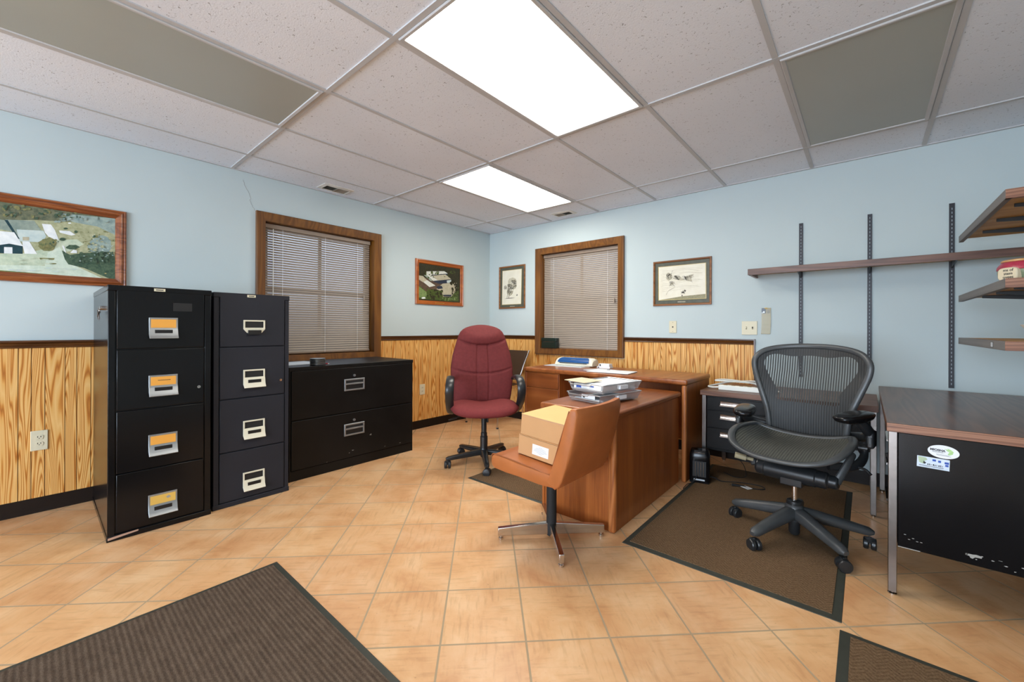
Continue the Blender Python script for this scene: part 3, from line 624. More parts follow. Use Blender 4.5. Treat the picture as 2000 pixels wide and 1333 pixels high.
    t = picture('framed_drawing', 'wide ink drawing of a runner in a green mat, right of the window', 2.200, 2.725, 1.334, 1.760, B3, tp, 'thin_frame', (2.252, 2.672, 1.392, 1.704),
        [(195, 238), (825, 168), (830, 648), (200, 668)],
        [('p_gold', [(186, 232), (833, 160), (838, 655), (190, 676)]), ('p_paper', [(195, 238), (825, 168), (830, 648), (200, 668)]), ('p_ground', [(205, 668), (520, 620), (828, 590), (830, 648)]), ('p_wash', [(560, 350), (680, 315), (640, 380), (660, 420), (580, 410)]), ('p_wash', [(400, 350), (480, 345), (560, 400), (490, 405)]),
         ('p_wash', ell(345, 355, 44, 50, 14, .2)), ('p_ink', [(318, 350), (345, 318), (366, 326), (330, 352), (338, 385)]), ('p_ink', [(405, 347), (438, 338), (486, 398), (472, 402)]), ('p_ink', [(548, 343), (572, 355), (586, 408), (572, 398)]),
         ('p_wash', [(340, 490), (370, 440), (425, 425), (400, 460)]), ('p_ink', [(505, 565), (545, 552), (552, 575), (530, 580)]), ('p_ink', [(545, 540), (560, 530), (576, 545), (562, 565)]), ('p_ink', [(515, 605), (530, 600), (528, 620), (515, 620)])],
        ['p_gold', 'p_paper', 'p_ground', 'p_wash', 'p_ink'], 'p_mat',
        inks=ran(345, 352, 40, 44, 9, .0007)+ran(445, 370, 50, 30, 8, .0007)+ran(565, 378, 40, 36, 8, .0007)+ran(385, 450, 44, 34, 8, .0007)+ran(625, 350, 50, 30, 5, .0005)+ran(535, 565, 30, 26, 6, .0007)+
        [('p_wash', [(230+random.uniform(-20, 20), y), (380, y-20+random.uniform(-30, 30)), (560, y-40+random.uniform(-30, 30)), (760+random.uniform(-40, 30), y-50+random.uniform(-30, 40))], .0006) for y in range(270, 560, 22)]+
        [('p_wash', [(300, 600), (340, 540), (420, 500), (400, 470)], .0014), ('p_ink', [(420, 500), (350, 540)], .0008), ('p_ink', [(600, 400), (660, 430)], .0008), ('p_ink', [(380, 300), (395, 270)], .0007)])
    MB().box(2.43, 2.50, -.0072, -.006, 1.364, 1.370).build('caption_line', 'p_wash', t)
pictures()

# ------------------------------------------------------------------ filing cabinets
def file_cabinet(lab, x1, y0, y1, H, body, style, ztop, zs, dy0, dy1):
    t = thing('filing_cabinet', lab, 'filing cabinet', (x1/2+.02, (y0+y1)/2, 0)); xb = .03
    m = MB(); m.box(xb+.002, x1-.012, y0+.002, y1-.002, .014, H-.030)
    m.box(xb, x1-.003, y0, dy0-.004, .012, H-.028); m.box(xb, x1-.003, dy1+.004, y1, .012, H-.028); m.box(xb, x1+.001, y0-.002, y1+.002, H-.03, H)
    m.box(xb, x1, y0-.003, y1+.003, 0, .03)
    mats = [body, 'bare_wood', 'black_slot']
    if style == 'alu':
        m.poly([(x1+.0006, y0+.002, .010), (x1+.0006, y0+.12, .022), (x1+.0006, y0+.12, .030), (x1+.0006, y0+.06, .027), (x1+.0006, y0+.002, .022)], 1)
    m.build('body', mats, t, bev=.003)
    m = MB(); ym = dy0+(dy1-dy0)*.46; m.box(x1+.001, x1+.0018, ym-.024, ym+.024, H-.022, H-.007); m.build('name_tag', 'ivory', t, bev=.0005)
    MB().box(x1+.0018, x1+.002, ym-.016, ym+.016, H-.017, H-.012).build('writing', 'ink', t.children[-1])
    for k, (za, zb) in enumerate(zs):
        d = MB().box(x1-.012, x1+.001, dy0, dy1, zb, za).build('drawer', body, t, bev=.003)
        yc = dy0+(dy1-dy0)*.505; h = .062; zt = za-.143; p = x1+.001
        if style == 'alu':
            m = MB(); pr = [(p, zt), (p+.006, zt), (p+.006, zt-.005), (p+.006, zt-.062), (p+.010, zt-.070), (p+.016, zt-.094), (p+.028, zt-.112), (p+.026, zt-.115), (p+.008, zt-.098), (p, zt-.095)]
            m.prism([(x, yc-h, z) for x, z in pr], (0, 2*h, 0)); hd = m.build('handle', 'aluminium', d, bev=.0012)
            tilt = (.0, .0, .0, .0)[k]
            MB().box(p+.006, p+.0068, yc-h+.008, yc+h-.008, zt-.056, zt-.009).build('index_card', 'card_orange' if k < 3 else 'card_yellow', hd)
            if k == 1: MB().box(p+.0068, p+.0071, yc-.024, yc+.03, zt-.030, zt-.027).build('writing', 'ink', hd)
            if k == 3: MB().poly([(p+.0071, yc+.012, zt-.026), (p+.0071, yc+.02, zt-.036), (p+.0071, yc+.034, zt-.030), (p+.0071, yc+.024, zt-.019)]).build('stain', 'scuff', hd)
            MB().box(p+.0065, p+.0145, yc-.038, yc+.038, zt-.086, zt-.067).build('thumb_latch', 'black_slot', hd, bev=.001)
        else:
            h = .0615; m = MB(); f3 = lambda u, v, q: (p+q, u, v)
            m.frame(yc-h, yc+h, zt-.058, zt, [(0, 0), (0, .006), (.009, .006), (.009, 0)], f3)
            if k > 0:
                pr = [(p, zt-.05), (p+.006, zt-.05), (p+.010, zt-.062), (p+.014, zt-.088), (p+.027, zt-.112), (p+.025, zt-.115), (p+.006, zt-.098), (p, zt-.095)]
                m.prism([(x, yc-h, z) for x, z in pr], (0, 2*h, 0))
            else:
                m.prism([(p, yc-h, zt-.058), (p, yc+h, zt-.058), (p, yc+h-.02, zt-.082), (p, yc-h+.02, zt-.082)], (.006, 0, 0))
            hd = m.build('handle', 'cream_metal', d, bev=.001)
            MB().box(p, p+.001, yc-h+.009, yc+h-.009, zt-.050, zt-.008).build('index_card', 'black_matte', hd)
            MB().box(p+.004, p+(.0145 if k else .016), yc-.037, yc+.037, zt-.084-(.008 if not k else 0), zt-.064).build('thumb_latch', 'black_slot', hd, bev=.001)
        if k == 1:
            m = MB(); yl = dy1-.026; m.cyl((p, yl, za-.225), (p+.012, yl, za-.225), .0085, .008, 14); lk = m.build('lock', 'chrome', d)
            MB().box(p+.012, p+.0124, yl-.001, yl+.001, za-.229, za-.221).build('keyhole', 'black_slot', lk)
    return t
ZS = lambda top: [(a-1.308+top, b-1.308+top) for a, b in ((1.308, .998), (.992, .675), (.668, .346), (.340, .040))]
c1 = file_cabinet('tall glossy black four drawer filing cabinet with orange index cards', .81, -3.666, -3.226, 1.331, 'black_gloss', 'alu', 1.3, ZS(1.308), -3.633, -3.261)
m = MB(); m.box(.811, .8118, -3.404, -3.318, 1.203, 1.249); m.build('dark_patch', 'black_matte', c1)
# keys hanging in the side lock: part of the lock on that cabinet's side
k_ = thing('key_bunch', 'small bunch of keys hanging on the side of the tall filing cabinet', 'keys', (.62, -3.67, 1.2))
m = MB(); m.cyl((.62, -3.666, 1.215), (.62, -3.682, 1.215), .012, n=14); m.build('lock_cylinder', 'chrome', k_)
m = MB(); m.sweep([(.62+.014*math.cos(a), -3.684-.004*math.sin(a), 1.203+.014*math.sin(a)) for a in [2*PI*i/16 for i in range(16)]], .0013, 5, closed=True); m.build('key_ring', 'chrome', k_)
for j, (an, ln) in enumerate(((-.5, .045), (-.1, .05), (.35, .045), (.8, .04), (-1.0, .035))):
    m = MB(); q = Matrix.Translation((.62+.006*j-.012, -3.683-.0022*j, 1.196)) @ Matrix.Rotation(an, 4, 'Y')
    m.box(-.003, .003, -.001, .001, -ln, 0, 0, q); m.box(-.009, .009, -.001, .001, -.016, 0, 0, q); m.box(.003, .006, -.001, .001, -ln+.004, -ln+.012, 0, q); m.build('key', 'brushed', k_, bev=.0004)
c2 = file_cabinet('dark charcoal four drawer filing cabinet with cream handles, beside the glossy black one', .778, -3.206, -2.778, 1.327, 'charcoal_metal', 'cream', 1.3, ZS(1.303), -3.174, -2.808)

def lateral():
    x1, y0, y1, H = .637, -2.722, -1.664, .826
    t = thing('lateral_cabinet', 'low wide black two drawer lateral cabinet under the window', 'filing cabinet', (.33, -2.19, 0))
    m = MB(); m.box(.032, x1-.012, y0+.002, y1-.002, .004, H-.030); m.box(.03, x1+.001, y0-.002, y1+.002, H-.028, H); m.box(.031, x1-.006, y0+.001, y1-.001, 0, .075)
    m.box(.03, x1-.003, y0, y0+.012, 0, H-.028); m.box(.03, x1-.003, y1-.012, y1, 0, H-.028)
    m.build('body', 'black_paint', t, bev=.003)
    for k, (za, zb, hz) in enumerate(((.796, .442, .706), (.434, .078, .348))):
        d = MB().box(x1-.012, x1+.001, y0+.014, y1-.014, zb, za).build('drawer', 'black_paint', t, bev=.003); p = x1+.001; ya, yb = -2.315, -2.143
        m = MB(); f3 = lambda u, v, q: (p+q, u, v)
        m.frame(ya, yb, hz-.094, hz, [(0, 0), (0, .007), (.002, .009), (.012, .009), (.012, 0)], f3); m.box(p, p+.008, ya+.01, yb-.01, hz-.046, hz-.034)
        hd = m.build('handle', 'aluminium', d, bev=.001)
        MB().box(p, p+.002, ya+.012, yb-.012, hz-.082, hz-.046).build('finger_slot', 'black_slot', hd); MB().box(p, p+.003, ya+.012, yb-.012, hz-.034, hz-.012).build('index_card', 'black_matte', hd)
        m = MB(); m.cyl((p, -2.231, hz+.026), (p+.010, -2.231, hz+.026), .010, .009, 14); lk = m.build('lock', 'aluminium', d)
        MB().box(p+.010, p+.0104, -2.232, -2.230, hz+.022, hz+.030).build('keyhole', 'black_slot', lk)
        if k == 1:
            for (yy, zz, a, b_) in ((-2.085, .225, .020, .006), (-2.08, .232, .006, .010), (-2.24, .13, .018, .006), (-2.27, .115, .012, .005), (-1.95, .10, .02, .003), (-1.8, .098, .016, .003), (-2.45, .085, .010, .004)):
                MB().poly([(p+.0004, yy+a*.55*math.cos(q)*random.uniform(.3, 1.3), zz+b_*.55*math.sin(q)*random.uniform(.3, 1.3)) for q in [2*PI*i/13 for i in range(13)]]).build('scuff_mark', 'scuff', d, smooth=0)
lateral()
def lateral_items():
    z = .826
    for k in range(5):
        t = thing('disc_coaster', 'black disc in the stack on the low wide cabinet, '+('lowest of the five', 'second from the bottom', 'middle one of the five', 'second from the top', 'topmost of the five')[k], 'coaster', (.68-.115, -2.49, z+.0105*k), group='stacked discs on the low cabinet')
        ox = random.uniform(-.002, .002)
        m = MB(); m.lathe((.565+ox, -2.49, z+.0105*k), [(.052, 0), (.055, .0015), (.055, .006), (.053, .0075)], 32); m.build('disc', 'black_plastic', t)
        m = MB(); m.lathe((.565+ox, -2.49, z+.0105*k+.0068), [(.0535, 0), (.0548, .001), (.0548, .0032), (.0535, .0035)], 32); m.build('rim', 'aluminium', t)
    t = thing('paper_sheets', 'loose white paper lying on the low wide cabinet beside the disc stack', 'paper', (.35, -2.52, z))
    MB().box(.16, .44, -2.68, -2.40, z, z+.004, mat=Matrix.Translation((.3, -2.54, 0)) @ Matrix.Rotation(.12, 4, 'Z') @ Matrix.Translation((-.3, 2.54, 0))).build('sheets', 'paper_grey', t)
    t = thing('red_pen', 'red pen lying beside the disc stack on the low cabinet', 'pen', (.545, -2.41, z+.004))
    m = MB(); m.sweep([(.47, -2.50, z+.0045), (.545, -2.40, z+.0045)], .0042, 10); m.build('barrel', 'red_plastic', t); m = MB(); m.sweep([(.545, -2.40, z+.0045), (.552, -2.391, z+.0045)], [(.004, .004), (.001, .001)], 10); m.build('tip', 'white_plastic', t)
lateral_items()

# ------------------------------------------------------------------ wooden L desk
def wood_desk():
    t = thing('office_desk', 'brown wood desk with rounded top standing along the panelled wall', 'desk', (2.0, -.55, 0))
    zt, x0, x1, y0, y1 = .745, 1.268, 2.785, -.845, -.26
    def top(name, x0, x1, y0, y1, zt, th, mat, par):
        m = MB(); r = .016
        pr = [(0, zt-th), (-0.0, zt-th), (r*.3, zt-th)]
        m.box(x0, x1, y0, y1, zt-th, zt); return m.build(name, mat, par, bev=.014, seg=4)
    top('desk_top', x0, x1, y0, y1, zt, .040, 'desk_wood', t)
    m = MB(); m.box(2.748, 2.772, -.80, y1+.01, 0, zt-.04); m.build('side_panel', 'desk_panel', t, bev=.002)
    m = MB(); m.box(2.742, 2.776, -.838, -.80, 0, zt-.04); m.build('corner_post', 'desk_post', t, bev=.012, seg=4)
    m = MB(); m.box(1.68, 2.748, -.32, -.30, .18, zt-.04); m.build('modesty_panel', 'desk_panel', t, bev=.002)
    m = MB(); m.box(1.282, 1.665, -.822, y1+.01, .03, zt-.04); m.build('pedestal', 'desk_panel', t, bev=.003)
    m = MB(); m.box(1.272, 1.30, -.838, -.81, 0, zt-.04); m.build('corner_post', 'desk_front', t, bev=.010, seg=3)
    for za, zb in ((.698, .565), (.558, .06)):
        d = MB().box(1.292, 1.662, -.836, -.822, zb, za).build('drawer', 'desk_front', t, bev=.003)
    m = MB(); m.lathe((0, 0, 0), [(.010, 0), (.012, .002), (.010, .005)], 14, mat=Matrix.Translation((1.666, -.62, .50)) @ Matrix.Rotation(R_(90), 4, 'Y')); m.build('grommet', 'black_plastic', t)
    # return
    t = thing('desk_return', 'lower wooden return desk pointing into the room from the wooden desk', 'desk', (2.49, -1.36, 0))
    zt, x0, x1, y0, y1 = .660, 2.236, 2.745, -1.878, -.848
    top('desk_top', x0, x1, y0, y1, zt, .040, 'desk_wood', t)
    m = MB(); m.box(2.716, 2.728, -1.84, y1, 0, zt-.04); m.build('side_panel', 'desk_panel', t, bev=.002)
    m = MB(); m.box(2.690, 2.736, -1.866, -1.83, 0, zt-.04); m.build('corner_post', 'desk_post', t, bev=.015, seg=4)
    m = MB(); m.box(2.25, 2.69, -1.852, -1.838, 0, zt-.04); m.build('end_panel', 'desk_panel', t, bev=.002)
    m = MB(); m.box(2.243, 2.262, -1.858, y1, 0, zt-.04); m.build('side_panel', 'desk_panel', t, bev=.003)
wood_desk()
def desk_items():
    z = .745
    # laminator
    t = thing('laminator', 'cream desktop laminator with curved blue cover, on the wooden desk', 'laminator', (1.60, -.42, z)); m = MB(); rot = R_(3)
    xf = Matrix.Translation((1.585, -.405, z+.0022)) @ Matrix.Rotation(rot, 4, 'Z')
    pr = [(-.07, .006), (-.074, .012), (-.070, .030), (-.055, .056), (-.025, .074), (.015, .080), (.055, .070), (.07, .045), (.07, .006)]
    def shellp(s, k, w):
        return [Vector((s*w, y*k, q if k > .99 else q*(.55+.45*k))) for y, q in pr]
    secs = [(-.205, .78), (-.198, .92), (-.18, 1), (.18, 1), (.198, .92), (.205, .78)]; n = len(pr)
    vs = [Vector((x, y*(.7+.3*k), .006+(q-.006)*k)) for x, k in secs for y, q in pr]
    m.add(vs, [[i*n+j, i*n+(j+1) % n, (i+1)*n+(j+1) % n, (i+1)*n+j] for i in range(len(secs)-1) for j in range(n)]+[list(range(n)), list(range((len(secs)-1)*n, len(secs)*n))])
    m.box(-.18, .18, -.065, .065, 0, .008); bd = m.build('housing', 'cream_plastic', t, xf=xf)
    m = MB(); pc = [(-.0745, .034), (-.070, .050), (-.050, .0665), (-.028, .0765), (-.018, .0795)]
    nx = 12; vs = []
    for i in range(nx+1):
        f = -1+2*i/nx; w = .172; k = 1-.0*abs(f)
        for j, (y, q) in enumerate(pc):
            shrink = 1-.22*(j/4)**2*1.0
            vs.append(Vector((f*w*shrink, y-.0012, q+.0012)))
    m.add(vs, [[i*5+j, i*5+j+1, (i+1)*5+j+1, (i+1)*5+j] for i in range(nx) for j in range(4)]); m.build('cover', 'blue_plastic', t, xf=xf)
    m = MB(); m.box(-.15, .15, -.0765, -.070, .026, .032); m.build('feed_slot', 'black_slot', t, xf=xf)
    m = MB(); m.box(-.025, .025, -.062, -.060, .0615, .066); m.build('emblem', 'aluminium', t, xf=xf @ Matrix.Translation((0, -.003, .001)))
    t = thing('paper_sheet', 'white sheet under the laminator sticking out on the left', 'paper', (1.45, -.46, z)); m = MB()
    m.box(1.30, 1.72, -.56, -.34, z, z+.002, mat=Matrix.Translation((1.5, -.45, 0)) @ Matrix.Rotation(.06, 4, 'Z') @ Matrix.Translation((-1.5, .45, 0))); m.build('sheet', 'paper_grey', t)
    for k, (dx, dz, w_, lab) in enumerate(((0, 0, .13, 'lower of two small white card boxes beside the laminator'), (.006, .017, .105, 'upper of two small white card boxes beside the laminator'))):
        t = thing('card_box', lab, 'box', (1.905+dx, -.42, z+dz), group='small card boxes on the wooden desk'); h = .017 if k == 0 else .024
        q = Matrix.Translation((1.905+dx, -.42, z+dz)) @ Matrix.Rotation(.05, 4, 'Z')
        b_ = MB().box(-w_/2, w_/2, -.035, .035, 0, h, mat=q).build('carton', 'paper', t, bev=.001)
        MB().box(-w_/2+.008, -w_/2+.022, -.0356, -.035, .004, h-.004, mat=q).build('printed_mark', 'ink', t)
    for k, (x, y, r, lab, mt, w_, l_) in enumerate(((2.12, -.70, .10, 'white papers spread on the wooden desk in front of the small boxes', 'paper', .36, .24), (2.02, -.64, -.22, 'grey folder under the white papers on the wooden desk', 'paper_grey', .30, .22))):
        t = thing('paper_sheets', lab, 'paper', (x, y, z)); q = Matrix.Translation((x, y, z+(.003 if k == 0 else 0))) @ Matrix.Rotation(r, 4, 'Z')
        MB().box(-w_/2, w_/2, -l_/2, l_/2, 0, .003, mat=q).build('sheets', mt, t)
        if k == 0:
            t = thing('binder_clip', 'tiny clip lying on the white papers', 'clip', (2.05, -.62, z+.006)); MB().prism([(2.03, -.62, z+.006), (2.055, -.62, z+.006), (2.05, -.62, z+.016), (2.035, -.62, z+.016)], (0, .012, 0)).build('clip', 'aluminium', t)
    # mesh trays on the return
    zr = .660
    def tray(cx, cy, z0, r, lab):
        t = thing('letter_tray', lab, 'letter tray', (cx, cy, z0), r, group='wire mesh letter trays'); m = MB(); a, b_, h, c = .134, .20, .056, .62
        bt = [(-a*.86, -b_*.92), (a*.86, -b_*.92), (a*.86, b_*.92), (-a*.86, b_*.92)]; tp = [(-a, -b_), (a, -b_), (a, b_), (-a, b_)]
        vs = [(x, y, .008) for x, y in bt]+[(x, y, h) for x, y in tp]+[(-a*.9, -b_*.95, .018), (a*.9, -b_*.95, .018)]
        m.add(vs, [[0, 1, 2, 3], [0, 1, 9, 8], [1, 2, 6, 5, 9], [2, 3, 7, 6], [3, 0, 8, 4, 7]]); m.build('mesh', 'tray_mesh', t, w=False)
        m = MB(); m.sweep([(-a, b_, h), (-a, -b_, h)], .0032, 8); m.sweep([(a, -b_, h), (a, b_, h)], .0032, 8); m.sweep([(a, b_, h), (-a, b_, h)], .0032, 8)
        m.sweep([(-a, -b_, h), (-a*.9, -b_-.001, h), (-a*.86, -b_-.003, h-.010), (a*.3, -b_-.003, h-.010), (a*.36, -b_-.001, h), (a, -b_, h)], .003, 8)
        m.sweep([(-a*.9, -b_*.95, .022), (a*.9, -b_*.95, .022)], .0026, 8)
        m.build('rim_wire', 'wire', t, w=False)
        for sg in (-1, 1):
            m = MB(); y = sg*b_*.8; m.sweep(bez([(-a*.8, y, .010), (-a*.78, y, .0026), (-a*.6, y, .0026), (a*.6, y, .0026), (a*.78, y, .0026), (a*.8, y, .010)], 3), .0022, 7); m.build('foot_wire', 'wire', t, w=False)
        m = MB(); m.box(a*.80, a*.97, -.03, .05, .022, .044, mat=Matrix.Translation((.004, 0, 0))); m.build('label_holder', 'paper', t, w=False)
        return t
    tray(2.495, -1.535, zr, R_(-12), 'lower wire mesh letter tray on the return desk')
    tray(2.495, -1.520, zr+.060, R_(-9), 'upper wire mesh letter tray heaped with white packets')
    q0 = Matrix.Translation((2.49, -1.52, 0)) @ Matrix.Rotation(R_(-10), 4, 'Z')
    t = thing('paper_packet', 'white packet with blue labels lying in the upper letter tray', 'packet', (2.49, -1.53, zr+.075)); q = q0
    MB().box(-.108, .108, -.176, .17, zr+.071, zr+.110, mat=q).build('wrapper', 'paper', t, bev=.004)
    m = MB(); y = -.1766
    m.box(-.085, -.045, y, y+.0005, zr+.078, zr+.104, mat=q); m.box(.02, .055, y, y+.0005, zr+.096, zr+.104, mat=q); m.build('blue_label', 'ink_blue', t)
    m = MB()
    for k in range(5): m.box(.02+.007*k, .0235+.007*k, y, y+.0005, zr+.078, zr+.090, mat=q)
    for k in range(4): m.box(-.035, .005-.006*(k % 2), y, y+.0005, zr+.082+.006*k, zr+.0835+.006*k, mat=q)
    m.box(-.081, -.049, y-.0003, y, zr+.083, zr+.086, mat=q); m.build('printing', 'paper_grey', t)
    t = thing('paper_sheets', 'white sheets lying on the packet in the upper letter tray', 'paper', (2.51, -1.47, zr+.109)); MB().box(-.11, .112, -.13, .18, zr+.109, zr+.115, mat=q0).build('sheets', 'paper', t)
    t = thing('envelope', 'cream open envelope leaning out of the upper letter tray', 'envelope', (2.42, -1.6, zr+.116))
    qe = q0 @ Matrix.Translation((-.06, -.10, zr+.122)) @ Matrix.Rotation(R_(2), 4, 'X') @ Matrix.Rotation(R_(-6), 4, 'Z')
    MB().box(-.118, .07, -.09, .06, 0, .003, mat=qe).build('envelope_body', 'manila', t)
    t = thing('paper_sheets', 'white papers lying in the lower letter tray', 'paper', (2.5, -1.53, zr+.01)); MB().box(-.112, .112, -.16, .16, zr+.010, zr+.022, mat=q0).build('sheets', 'paper_grey', t)
    m = MB()
    t = thing('paper_card', 'white printed card standing at the front of the lower letter tray', 'card', (2.47, -1.70, zr+.02)); MB().box(-.045, .06, -.172, -.170, zr+.022, zr+.046, mat=q0).build('card', 'paper', t); MB().box(-.035, -.018, -.1726, -.172, zr+.026, zr+.040, mat=q0).build('printed_mark', 'ink', t)
    # metal card box on the window ledge
    t = thing('card_file_box', 'small dark green metal card box on the window sill', 'box', (.98, -.03, .888)); z = .8765
    zb = .889
    MB().box(.872, 1.08, -.030, .028, zb, zb+.072).build('base', 'green_metal', t, bev=.003); MB().box(.870, 1.082, -.032, .029, zb+.074, zb+.118).build('lid', 'green_metal', t, bev=.006); MB().box(.90, 1.05, -.0325, -.028, zb+.070, zb+.075).build('trim_strip', 'brushed', t)
desk_items()

# ------------------------------------------------------------------ walnut credenza and big desk
def credenza():
    t = thing('credenza', 'low walnut topped credenza with black drawers and chrome legs along the wall', 'desk', (3.3, -.38, 0)); x0, x1, y0, y1, zt = 2.822, 3.818, -.668, -.06, .660
    MB().box(x0, x1, y0, y1, zt-.036, zt).build('top', 'walnut', t, bev=.002)
    for x, y in ((x0+.012, y0+.008), (x1-.036, y0+.008), (x0+.012, y1-.04), (x1-.036, y1-.04)):
        lg = MB().box(x, x+.028, y, y+.028, .012, zt-.036).build('leg', 'brushed', t, bev=.002)
        m = MB(); m.lathe((x+.014, y+.014, 0), [(.012, 0), (.012, .006), (.006, .008), (.006, .014)], 14); m.build('glide', 'chrome', lg)
    MB().box(2.865, 3.30, y0+.012, y1-.03, .225, zt-.036).build('pedestal', 'black_worn', t, bev=.003)
    for za, zb in ((.612, .524), (.518, .396), (.390, .245)):
        d = MB().box(2.872, 3.29, y0+.002, y0+.012, zb, za).build('drawer', 'black_worn', t, bev=.002)
        m = MB(); p = y0+.002; zc = za-.020; m.prism([(2.962, p, zc), (2.962, p-.006, zc), (2.962, p-.003, zc-.010), (2.962, p-.004, zc-.020), (2.962, p-.020, zc-.026), (2.962, p-.020, zc-.034), (2.962, p, zc-.036)], (.185, 0, 0)); m.build('handle', 'chrome', d)
    MB().box(3.30, x1-.036, -.30, -.285, .30, zt-.036).build('modesty_panel', 'black_worn', t, bev=.002)
    MB().box(3.30, x1-.01, y0+.03, y0+.045, .585, zt-.036).build('apron', 'black_worn', t)
    # power strip and its loose cord
    z = .660; p = thing('power_strip', 'white power strip with looped cord on the low credenza', 'power strip', (3.09, -.50, z)); q = Matrix.Translation((3.085, -.535, z)) @ Matrix.Rotation(R_(1), 4, 'Z')
    MB().box(-.165, .165, -.025, .025, 0, .036, mat=q).build('housing', 'white_plastic', p, bev=.004)
    m = MB(); m.box(.165, .205, -.012, .012, .004, .028, mat=q); m.build('cord_end', 'white_plastic', p, bev=.004)
    for k in range(5):
        m = MB(); xx = -.12+.052*k; m.box(xx-.012, xx+.012, -.014, .014, .0355, .0372, mat=q); m.build('socket', 'ivory_dark', p)
    m = MB(); cd = bez([(3.27, -.54, z+.016), (3.30, -.47, z+.008), (3.24, -.40, z+.012), (3.10, -.36, z+.045), (2.93, -.38, z+.060), (2.87, -.44, z+.055), (2.96, -.47, z+.058), (3.12, -.40, z+.050), (3.24, -.32, z+.03), (3.12, -.27, z+.050), (2.96, -.33, z+.040), (2.86, -.42, z+.018), (2.835, -.50, z+.012), (2.88, -.545, z+.014), (2.925, -.537, z+.018)], 8)
    m.sweep(cd, .0060, 8); m.build('cord', 'white_plastic', p)
credenza()
def big_desk():
    t = thing('office_desk', 'large walnut topped desk with black end panel and square chrome legs at the right', 'desk', (4.2, -.8, 0)); x0, x1, y0, y1, zt = 3.827, 4.59, -1.568, -.07, .722
    MB().box(x0, x1, y0, y1, zt-.036, zt).build('top', 'walnut_y', t, bev=.0015)
    MB().box(x0+.001, x1, y0-.0008, y0, zt-.035, zt-.001).build('edge_band', 'walnut_red', t)
    for x, y in ((x0+.006, y0+.008), (x1-.04, y0+.008), (x0+.006, y1-.04), (x1-.04, y1-.04)):
        lg = MB().box(x, x+.028, y, y+.028, .012, zt-.036).build('leg', 'brushed', t, bev=.002)
        m = MB(); m.lathe((x+.014, y+.014, 0), [(.015, 0), (.015, .005), (.006, .008), (.006, .014)], 16); m.build('glide', 'chrome', lg)
    b_ = MB(); b_.box(x0+.036, x1-.036, y0+.016, y0+.46, .21, zt-.036); b_.build('pedestal', 'black_worn', t, bev=.003)
    MB().box(x0+.036, x1-.036, y0+.012, y0+.018, .208, zt-.038).build('end_panel', 'black_gloss', t, bev=.002)
    for za, zb in ((.680, .58), (.575, .42), (.415, .22)):
        d = MB().box(x0+.022, x0+.036, y0+.024, y0+.455, zb, za).build('drawer', 'black_worn', t, bev=.002); p = x0+.022; zc = za-.03
        m = MB(); m.prism([(p, -1.43, zc), (p-.006, -1.43, zc), (p-.004, -1.43, zc-.018), (p-.018, -1.43, zc-.026), (p-.018, -1.43, zc-.034), (p, -1.43, zc-.036)], (0, .19, 0)); m.build('handle', 'chrome', d)
    MB().box(x0+.06, x1-.06, y1-.05, y1-.035, .25, zt-.036).build('modesty_panel', 'black_worn', t)
    yp = y0+.012
    sc = lambda m: m.build('scuff_mark', 'scuff', t, smooth=0)
    sc(MB().box(3.864, 3.93, yp-.0006, yp, .208, .211)); sc(MB().poly([(4.075+.022*math.cos(a)*random.uniform(.5, 1.2), yp-.0006, .245+.010*math.sin(a)*random.uniform(.4, 1.2)) for a in [2*PI*i/15 for i in range(15)]]))
    for k in range(9):
        ox, oz, r1, r2 = 4.06+.02*k+random.uniform(-.006, .006), .228+random.uniform(-.008, .024), random.uniform(.002, .009), random.uniform(.001, .004)
        sc(MB().poly([(ox+r1*math.cos(a)*random.uniform(.4, 1), yp-.0006, oz+r2*math.sin(a)*random.uniform(.4, 1)) for a in [2*PI*i/9 for i in range(9)]]))
    for k in range(5):
        oz = .255+random.uniform(-.012, .012); sc(MB().poly([(3.885+.012*k+.004*math.cos(a), yp-.0006, oz+.0014*math.sin(a)) for a in [2*PI*i/7 for i in range(7)]]))
    # stickers on the end panel
    s = thing('oval_sticker', 'white oval sticker with bold lettering on the black desk end', 'sticker', (3.992, yp, .629)); c = (3.994, yp-.001, .627); q = Matrix.Translation((3.994, yp, .628)) @ Matrix.Rotation(R_(3), 4, 'Y')
    P = [(.044*math.cos(a), .026*math.sin(a)) for a in [2*PI*i/40 for i in range(40)]]
    m = MB(); m.prism([q @ Vector((x, -.0004, z)) for x, z in P], (0, -.0008, 0)); m.build('oval', 'paper', s, smooth=0)
    fr = lambda x, z, d=.0014: q @ basis((x, -d, z), (1, 0, 0), (0, 0, 1))
    text('lettering', 'MIOSHA', .0115, 'ink', fr(-.016, .004), s, bold=.0005)
    m = MB()
    for x0_, x1_, z in ((-.032, .004, -.003), (-.030, .0, -.0055), (-.02, .016, -.0125), (-.018, .022, -.0155)): m.box(x0_, x1_, -.0016, -.0012, z, z+.0013, mat=q)
    m.build('fine_print', 'ink_soft', s)
    m = MB(); m.poly([q @ Vector((x, -.0014, z)) for x, z in ((.002, .014), (.012, .011), (.010, .016), (.02, .013), (.028, .006), (.026, -.004), (.018, -.010), (.012, -.008), (.016, .002), (.010, .006))]); m.build('green_mark', 'p_lime', s, smooth=0)
    s = thing('rectangular_sticker', 'white rectangular sticker with green and blue print under the oval one', 'sticker', (3.966, yp, .578)); q = Matrix.Translation((3.9655, yp, .5775)) @ Matrix.Rotation(R_(1.5), 4, 'Y')
    MB().box(-.046, .046, -.0006, 0, -.022, .022, mat=q).build('label', 'p_ice', s)
    m = MB(); m.poly([q @ Vector((x, -.0009, z)) for x, z in ((-.044, .020), (-.02, .018), (-.016, .010), (-.024, .004), (-.02, -.004), (-.028, -.008), (-.04, -.004))]); m.build('green_print', 'p_sage', s, smooth=0)
